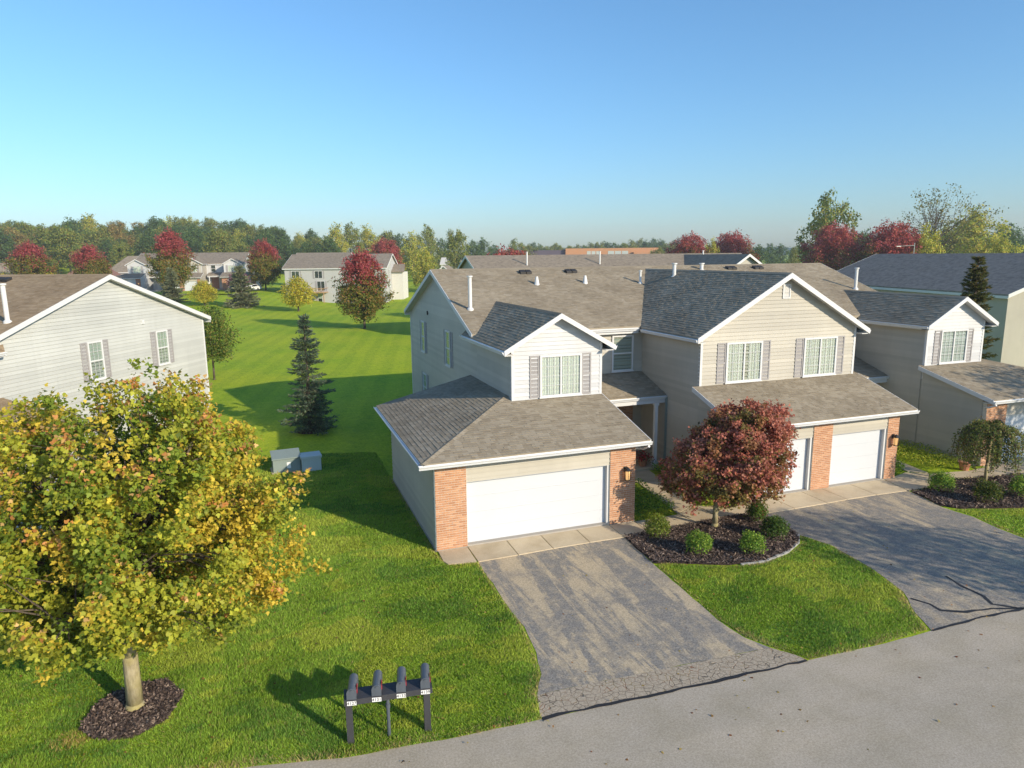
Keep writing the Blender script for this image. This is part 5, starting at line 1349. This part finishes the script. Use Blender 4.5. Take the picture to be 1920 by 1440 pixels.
DIST = [
    (26.4, 294.7, 2, 1.02, 1.16, 'yellowing tree in the line behind the grey house', 'tree line behind the grey house'),
    (33.6, 303.2, 5, 0.96, 1.22, 'green tree in the line behind the grey house', 'tree line behind the grey house'),
    (42.8, 310.5, 2, 0.99, 1.15, 'yellowing tree in the line behind the grey house', 'tree line behind the grey house'),
    (51.9, 317.9, 1, 1.02, 1.1, 'green tree in the line behind the grey house', 'tree line behind the grey house'),
    (58.0, 315.5, 4, 0.82, 1.02, 'green tree in the line behind the grey house', 'tree line behind the grey house'),
    (51.4, 253.1, 2, 0.84, 1.02, 'tall yellow green tree at the right end of the grey house roof', ''),
    (37.8, 170.4, 2, 0.54, 0.66, 'drooping lime green tree beside the grey house gable', ''),
    (64.6, 281.4, 5, 0.89, 1.24, 'pale grey green tree behind the lime one', ''),
    (60.0, 217.9, 1, 0.77, 1.1, 'tall olive tree standing alone in the middle distance', ''),
    (77.1, 308.5, 4, 0.82, 0.96, 'dark green tree left of the tall olive tree', ''),
    (96.5, 323.3, 4, 0.87, 0.97, 'dark tree left of the brick building on the horizon', 'trees left of the brick building'),
    (104.6, 331.3, 0, 0.8, 1.03, 'dark tree left of the brick building on the horizon', 'trees left of the brick building'),
    (116.0, 348.4, 4, 0.8, 0.88, 'dark tree left of the brick building on the horizon', 'trees left of the brick building'),
    (127.2, 345.0, 5, 0.94, 1.05, 'dark tree left of the brick building on the horizon', 'trees left of the brick building'),
    (141.2, 361.2, 1, 0.99, 0.92, 'dark tree left of the brick building on the horizon', 'trees left of the brick building'),
    (188.4, 473.3, 4, 1.25, 1.08, 'tree in the far line behind the brick building', 'far tree line behind the brick building'),
    (195.5, 476.6, 5, 0.96, 1.02, 'tree in the far line behind the brick building', 'far tree line behind the brick building'),
    (195.3, 463.3, 1, 1.04, 0.94, 'tree in the far line behind the brick building', 'far tree line behind the brick building'),
    (206.7, 475.7, 1, 1.03, 1.09, 'tree in the far line behind the brick building', 'far tree line behind the brick building'),
    (193.3, 433.8, 1, 0.8, 0.94, 'tree in the far line behind the brick building', 'far tree line behind the brick building'),
    (202.7, 441.2, 1, 1.11, 0.94, 'tree in the far line behind the brick building', 'far tree line behind the brick building'),
    (233.4, 493.7, 5, 1.24, 1.0, 'tree in the far line behind the brick building', 'far tree line behind the brick building'),
    (207.8, 426.1, 4, 0.82, 0.9, 'tree in the far line behind the brick building', 'far tree line behind the brick building'),
    (245.6, 494.0, 5, 1.28, 1.09, 'tree in the far line behind the brick building', 'far tree line behind the brick building'),
    (246.3, 481.1, 1, 1.05, 1.14, 'tree in the far line behind the brick building', 'far tree line behind the brick building'),
    (254.8, 484.8, 0, 1.3, 1.09, 'tree in the far line behind the brick building', 'far tree line behind the brick building'),
    (229.0, 421.7, 4, 1.19, 1.0, 'tree in the far line behind the brick building', 'far tree line behind the brick building'),
    (258.9, 464.8, 1, 1.16, 1.07, 'tree in the far line behind the brick building', 'far tree line behind the brick building'),
    (238.4, 414.9, 5, 1.13, 1.1, 'tree in the far line behind the brick building', 'far tree line behind the brick building'),
    (275.5, 467.8, 5, 1.3, 1.22, 'tree in the far line behind the brick building', 'far tree line behind the brick building'),
    (261.5, 434.9, 0, 0.84, 1.08, 'tree in the far line behind the brick building', 'far tree line behind the brick building'),
    (281.4, 457.7, 4, 1.12, 1.22, 'tree in the far line behind the brick building', 'far tree line behind the brick building'),
    (263.7, 416.8, 0, 0.92, 1.09, 'tree in the far line behind the brick building', 'far tree line behind the brick building'),
    (257.4, 398.8, 1, 1.16, 0.99, 'tree in the far line behind the brick building', 'far tree line behind the brick building'),
    (295.2, 449.8, 4, 1.0, 1.14, 'tree in the far line behind the brick building', 'far tree line behind the brick building'),
    (169.1, 264.9, 5, 0.75, 0.73, 'low tree in the gap between the red trees', 'low trees between the red trees'),
    (200.6, 306.1, 0, 0.78, 0.76, 'low tree in the gap between the red trees', 'low trees between the red trees'),
    (184.5, 268.7, 1, 0.8, 0.78, 'low tree in the gap between the red trees', 'low trees between the red trees'),
    (177.3, 249.2, 4, 0.46, 0.79, 'low tree in the gap between the red trees', 'low trees between the red trees'),
    (154.5, 208.3, 2, 0.55, 0.72, 'low tree in the gap between the red trees', 'low trees between the red trees'),
    (188.6, 250.2, 4, 0.68, 0.75, 'low tree in the gap between the red trees', 'low trees between the red trees'),
    (233.9, 304.2, 0, 0.78, 0.77, 'low tree in the gap between the red trees', 'low trees between the red trees'),
    (202.7, 251.7, 5, 0.57, 0.82, 'low tree in the gap between the red trees', 'low trees between the red trees'),
    (188.2, 225.0, 4, 0.67, 0.77, 'low tree in the gap between the red trees', 'low trees between the red trees'),
    (183.3, 212.6, 0, 0.68, 0.7, 'low tree in the gap between the red trees', 'low trees between the red trees'),
    (231.9, 263.9, 4, 0.59, 0.81, 'low tree in the gap between the red trees', 'low trees between the red trees'),
    (258.7, 288.5, 0, 0.78, 0.78, 'low tree in the gap between the red trees', 'low trees between the red trees'),
    (210.5, 223.6, 1, 0.46, 0.71, 'low tree in the gap between the red trees', 'low trees between the red trees'),
    (131.5, 123.3, 5, 1.0, 1.4, 'tall leafy tree behind the mottled red tree', ''),
    (112.3, 144.3, 2, 0.4, 0.75, 'yellow green tree between the pair of crimson trees', ''),
    (184.9, 162.2, 0, 0.86, 0.92, 'dark green tree between the tall right hand trees', ''),
    (132.4, 94.3, 2, 0.65, 0.84, 'bright lime tree right of the deep red tree', ''),
    (190.7, 128.7, 2, 1.37, 1.21, 'large golden green tree at the right', ''),
    (213.1, 152.7, 1, 1.0, 1.06, 'olive tree left of the large golden one', ''),
    (230.6, 146.5, 4, 1.14, 1.05, 'dark tree at the right picture edge', ''),
    (162.1, 99.6, 2, 0.61, 0.74, 'yellow bush tree by the street lamp', ''),
    (230.5, 212.1, 4, 0.8, 0.95, 'tree in the dark belt behind the charcoal roof', 'dark tree belt behind the charcoal roof'),
    (207.0, 183.5, 3, 0.7, 0.85, 'tree in the dark belt behind the charcoal roof', 'dark tree belt behind the charcoal roof'),
    (245.2, 213.7, 3, 0.87, 0.84, 'tree in the dark belt behind the charcoal roof', 'dark tree belt behind the charcoal roof'),
    (261.6, 223.0, 4, 0.95, 0.95, 'tree in the dark belt behind the charcoal roof', 'dark tree belt behind the charcoal roof'),
    (249.8, 205.2, 0, 1.06, 0.92, 'tree in the dark belt behind the charcoal roof', 'dark tree belt behind the charcoal roof'),
    (284.5, 229.6, 3, 1.2, 1.02, 'tree in the dark belt behind the charcoal roof', 'dark tree belt behind the charcoal roof'),
    (288.7, 226.0, 1, 0.82, 0.82, 'tree in the dark belt behind the charcoal roof', 'dark tree belt behind the charcoal roof'),
    (279.6, 211.9, 4, 0.97, 0.84, 'tree in the dark belt behind the charcoal roof', 'dark tree belt behind the charcoal roof'),
    (295.3, 216.9, 4, 0.83, 0.83, 'tree in the dark belt behind the charcoal roof', 'dark tree belt behind the charcoal roof'),
    (295.9, 211.8, 3, 1.13, 0.98, 'tree in the dark belt behind the charcoal roof', 'dark tree belt behind the charcoal roof'),
    (282.3, 194.1, 0, 0.9, 0.79, 'tree in the dark belt behind the charcoal roof', 'dark tree belt behind the charcoal roof'),
    (256.5, 170.6, 0, 0.82, 0.83, 'tree in the dark belt behind the charcoal roof', 'dark tree belt behind the charcoal roof'),
    (295.1, 193.0, 4, 0.78, 0.78, 'tree in the dark belt behind the charcoal roof', 'dark tree belt behind the charcoal roof'),
    (320.1, 203.7, 0, 0.91, 0.87, 'tree in the dark belt behind the charcoal roof', 'dark tree belt behind the charcoal roof'),
    (325.6, 202.3, 1, 0.87, 0.87, 'tree in the dark belt behind the charcoal roof', 'dark tree belt behind the charcoal roof'),
]
for x, y, k, s, sz, label, group in DIST: put(k, x, y, s, label, group, sz)
sp = grow('bare_tree', 'tall thin half bare tree behind the deep red tree', (149, 107, 0), 24.0, 9.6, 6.0, nclus=170, per=15, leaf=.5, clr=.75, trunk=.34, seed=71, lumps=.45, limbs=34, twigs=150, shell=.35,
          prof=lambda t: np.interp(t, [0, .2, .5, .8, 1], [.3, .7, 1, .9, .45]), palette=([(.20, .19, .05), (.26, .22, .06), (.14, .15, .04)], [3, 3, 2]))
# street trees standing just outside the picture; their shade falls over the second driveway and the right hand unit
st1 = grow('street_tree', 'street tree across the road whose shadow lies on the second driveway', (21.8, -17.3, 0), 7.6, 2.7, 2.2, nclus=420, per=16, leaf=.2, clr=.28, trunk=.13, seed=81, lumps=.35, limbs=12, twigs=50, palette=([(.14, .20, .03), (.25, .26, .04)], [3, 2]))
copy_tree(st1, (33.8, -10.8, 0), 2.0, 1.28, 'street tree beside the right hand garage whose shadow lies on the white gable')
# ------------------------------------------------------------------ mailboxes
ms = empty('mailbox_stand', (-2.82, -7.9, 0), R(-6), label='black stand with three posts that carries the four mailboxes', cat='mailbox stand')
for x in (-.74, .72):
    MB().box(x - .062, x + .062, -.05, .07, -.05, .885).box(x - .075, x + .075, -.062, .082, -.02, .02).build('post', 'black_paint', ms)
MB().tube((-.02, 0, -.05), (-.02, 0, .9), .034, .034, 12).tube((-.02, 0, .62), (-.02, 0, .70), .045, .045, 12).build('post', 'mail_metal', ms)
MB().box(-.82, .82, -.16, .20, .885, 1.0).build('beam', 'black_paint', ms)
nums = ['4127', '4131', '4133', '4139']
place = ['at the left end of the stand', 'second from the left on the stand', 'second from the right on the stand', 'at the right end of the stand']
def digits(txt, fr, parent):
    cu = bpy.data.curves.new('house_number', 'FONT'); cu.body = txt; cu.size = .085; cu.extrude = .0015; cu.align_x = 'CENTER'; cu.align_y = 'CENTER'
    to = bpy.data.objects.new('tmp', cu); C.objects.link(to)
    dg = bpy.context.evaluated_depsgraph_get(); me = bpy.data.meshes.new_from_object(to.evaluated_get(dg)); bpy.data.objects.remove(to)
    me.transform(Matrix.Translation(fr) @ Matrix.Rotation(R(90), 4, 'X'))
    me.materials.clear(); o = link('house_number', me, 'ink_black', parent); return o
for k in range(4):
    x = -.66 + k * .455
    ca, sa = math.cos(R(-6)), math.sin(R(-6))
    mbx = empty('mailbox', (-2.82 + x * ca - .02 * -sa, -7.9 + x * sa, 1.0), R(-6 - 6), label='black mailbox with red flag ' + place[k], cat='mailbox', group='mailboxes on the stand')
    w, hh, dp = .085, .12, .50
    prof = [(-w, 0), (-w, hh)] + [(-w * math.cos(math.pi * a / 10), hh + w * math.sin(math.pi * a / 10)) for a in range(1, 10)] + [(w, hh), (w, 0)]
    m = MB(); kk = len(prof)
    m.add([(p[0], -.15, p[1] + .012) for p in prof] + [(p[0], -.15 + dp, p[1] + .012) for p in prof], [(i_, (i_ + 1) % kk, kk + (i_ + 1) % kk, kk + i_) for i_ in range(kk)] + [tuple(range(kk - 1, -1, -1)), tuple(range(kk, 2 * kk))])
    m.build('body', 'mail_metal', mbx)
    m = MB(); s_ = 1.05
    m.add([(p[0] * s_, -.168, p[1] * s_ + .008) for p in prof] + [(p[0] * s_, -.148, p[1] * s_ + .008) for p in prof], [(i_, (i_ + 1) % kk, kk + (i_ + 1) % kk, kk + i_) for i_ in range(kk)] + [tuple(range(kk - 1, -1, -1)), tuple(range(kk, 2 * kk))])
    dr = m.build('door', 'mail_metal', mbx)
    MB().box(-.015, .015, -.19, -.168, .185, .205).build('latch', 'mail_metal', dr)
    fl = MB().box(w + .004, w + .012, -.06, -.035, .06, .20).box(w + .004, w + .012, -.06, .05, .15, .20).build('flag', 'flag_red', mbx)
    pl = MB().box(-.085, .085, -.184, -.178, -.10, -.015).build('number_plate', 'plate_white', mbx)
    digits(nums[k], (0, -.1855, -.058), pl)
# utility cabinets on the lawn
tb = empty('utility_cabinet', (-4.05, 10.6, 0), R(4), label='grey green metal utility cabinet on the shaded lawn, left of the pale one', cat='utility box')
MB().slab([(-.62, -.3, 0), (.5, -.3, 0), (.5, -.3, .62), (-.62, -.3, .62)], (0, .75, 0)).build('body', 'cabinet_green', tb)
MB().slab([(-.66, -.36, .60), (.54, -.36, .60), (.54, .48, .78), (-.66, .48, .78)], (0, 0, .05)).build('lid', 'cabinet_green', tb)
MB().box(-.7, .58, -.45, .55, -.05, .05).build('pad', 'concrete', tb)
lb = MB().box(-.06, .10, -.306, -.301, .18, .44).build('warning_label', 'plate_white', tb)
tb2 = empty('utility_cabinet', (-3.12, 10.35, 0), R(4), label='pale grey metal utility cabinet on the shaded lawn, right of the green one', cat='utility box')
MB().box(-.38, .42, -.3, .4, 0, .58).build('body', 'cabinet_white', tb2)
MB().box(-.42, .46, -.34, .44, .58, .68).build('lid', 'cabinet_white', tb2)
# pot, flowers
pt = empty('planter', (11.05, 3.2, 0), 0, label='dark blue garden pot beside the beige side wall behind the red maple', cat='pot')
MB().lathe((0, 0, 0), [(.16, 0), (.24, .3), (.21, .52), (.25, .58), (.23, .58), (.19, .50)], 14).build('pot', 'blue_pot', pt)
fp = empty('flower_pot', (10.35, 5.3, .1), 0, label='pot of red flowers at the foot of the white porch post', cat='plant')
MB().lathe((0, 0, 0), [(.15, 0), (.2, .28), (.22, .3), (.18, .3)], 12).build('pot', 'terracotta', fp)
rng = np.random.default_rng(5)
q = rng.normal(size=(500, 3)) * np.array([.2, .2, .10]) + np.array([0, 0, .42])
link('flowers', leaves_mesh('flowers', q, q - np.array([0, 0, .2]), rng.uniform(.05, .09, 500), pal([(.5, .02, .04), (.35, .02, .05), (.06, .10, .02)], [3, 2, 3], 500), 'oval', .8), 'leaf', fp, 'stuff')
tp = empty('flower_pot', (22.75, .15, 0), 0, label='terracotta pot by the walkway left of the weeping tree', cat='plant')
MB().lathe((0, 0, 0), [(.16, 0), (.24, .36), (.27, .38), (.22, .38)], 12).build('pot', 'terracotta', tp)
q = rng.normal(size=(260, 3)) * np.array([.14, .14, .10]) + np.array([0, 0, .5])
link('flowers', leaves_mesh('flowers', q, q, rng.uniform(.05, .09, 260), pal([(.6, .5, .45), (.10, .16, .03)], [1, 2], 260), 'oval', .8), 'leaf', tp, 'stuff')
# cars at the far townhouse
def car(loc, rz, paint, label, long=4.5):
    r = empty('parked_car', loc, rz, label=label, cat='car')
    L = long; prof = [(-L / 2, .3), (-L / 2 + .02, .75), (-L * .30, .92), (-L * .16, 1.42), (L * .22, 1.45), (L * .36, 1.0), (L / 2 - .03, .9), (L / 2, .35)]
    MB().slab([(x, -.85, z) for x, z in prof], (0, 1.7, 0)).build('body', paint, r)
    for s_ in (-.862, .852):
        MB().slab([(-L * .25, s_, .95), (-L * .145, s_, 1.36), (L * .205, s_, 1.38), (L * .31, s_, 1.0)], (0, .01, 0)).build('side_window', 'interior_dark', r)
    for x in (-L * .31, L * .3):
        for y_ in (-.86, .68): MB().tube((x, y_, .32), (x, y_ + .18, .32), .32, .32, 14).build('wheel', 'tyre', r)
    for y_ in (-.7, .5): MB().box(-L / 2 - .01, -L / 2 + .03, y_, y_ + .22, .6, .74).build('headlight', 'plate_white', r)
    return r
car((-17.3, 150.5, 2.0), R(75), 'car_dark', 'dark car parked before the distant townhouse garages')
car((-7.0, 142.5, 2.0), R(60), 'car_white', 'white car parked behind the pale spruce')
car((1.8, 152.5, 1.9), R(-20), 'car_blue', 'bright blue car at the left end of the grey house')
# street lamp behind the charcoal roof
sl = empty('street_lamp', (93, 64, 0), R(160), label='grey street lamp with a long arm behind the charcoal roof', cat='street lamp')
MB().tube((0, 0, 0), (0, 0, 10.4), .09, .06, 8).build('pole', 'pole_grey', sl)
MB().tube((0, 0, 10.0), (2.4, 0, 9.9), .04, .03, 6).build('arm', 'pole_grey', sl)
MB().box(2.2, 2.8, -.12, .12, 9.82, 9.94).build('lamp_head', 'plate_white', sl)
# fallen leaves on drive, road and lawn
global_r = np.random.default_rng(9)
rng = np.random.default_rng(9)
n = 420
q = np.c_[rng.uniform(-12, 18, n), rng.uniform(-11.5, -1.3, n), np.full(n, .05)]
onp = (q[:, 0] > 1) & (q[:, 0] < 6); q[:, 2] = np.where(onp | (q[:, 1] < -8.8), .018, .06)
q = q[~inside(q[:, :2], np.array(BED1))]
fl = link('fallen_leaves', leaves_mesh('fallen_leaves', q, np.tile([0, 0, 1.], (len(q), 1)), rng.uniform(.04, .075, len(q)), pal([(.35, .17, .05), (.42, .30, .08), (.25, .10, .04)], [2, 3, 2], len(q)), 'maple', .25), 'leaf', None, 'stuff')
tag(fl, 'scattered fallen leaves on the drive, road and lawn', 'leaves')
# ------------------------------------------------------------------ haze of the morning air
hz = N('haze_air')
hz.t.nodes.remove(hz.b)
pv = hz.new('ShaderNodeVolumePrincipled'); pv.inputs['Color'].default_value = (.86, .92, 1, 1); pv.inputs['Density'].default_value = .00028; pv.inputs['Anisotropy'].default_value = 0
hz.l(pv.outputs[0], hz.out.inputs['Volume'])
tag(MB().box(-450, 950, -460, 900, -3.5, 47).build('haze', 'haze_air'), kind='stuff', label='thin pale morning haze over the far trees', cat='haze')
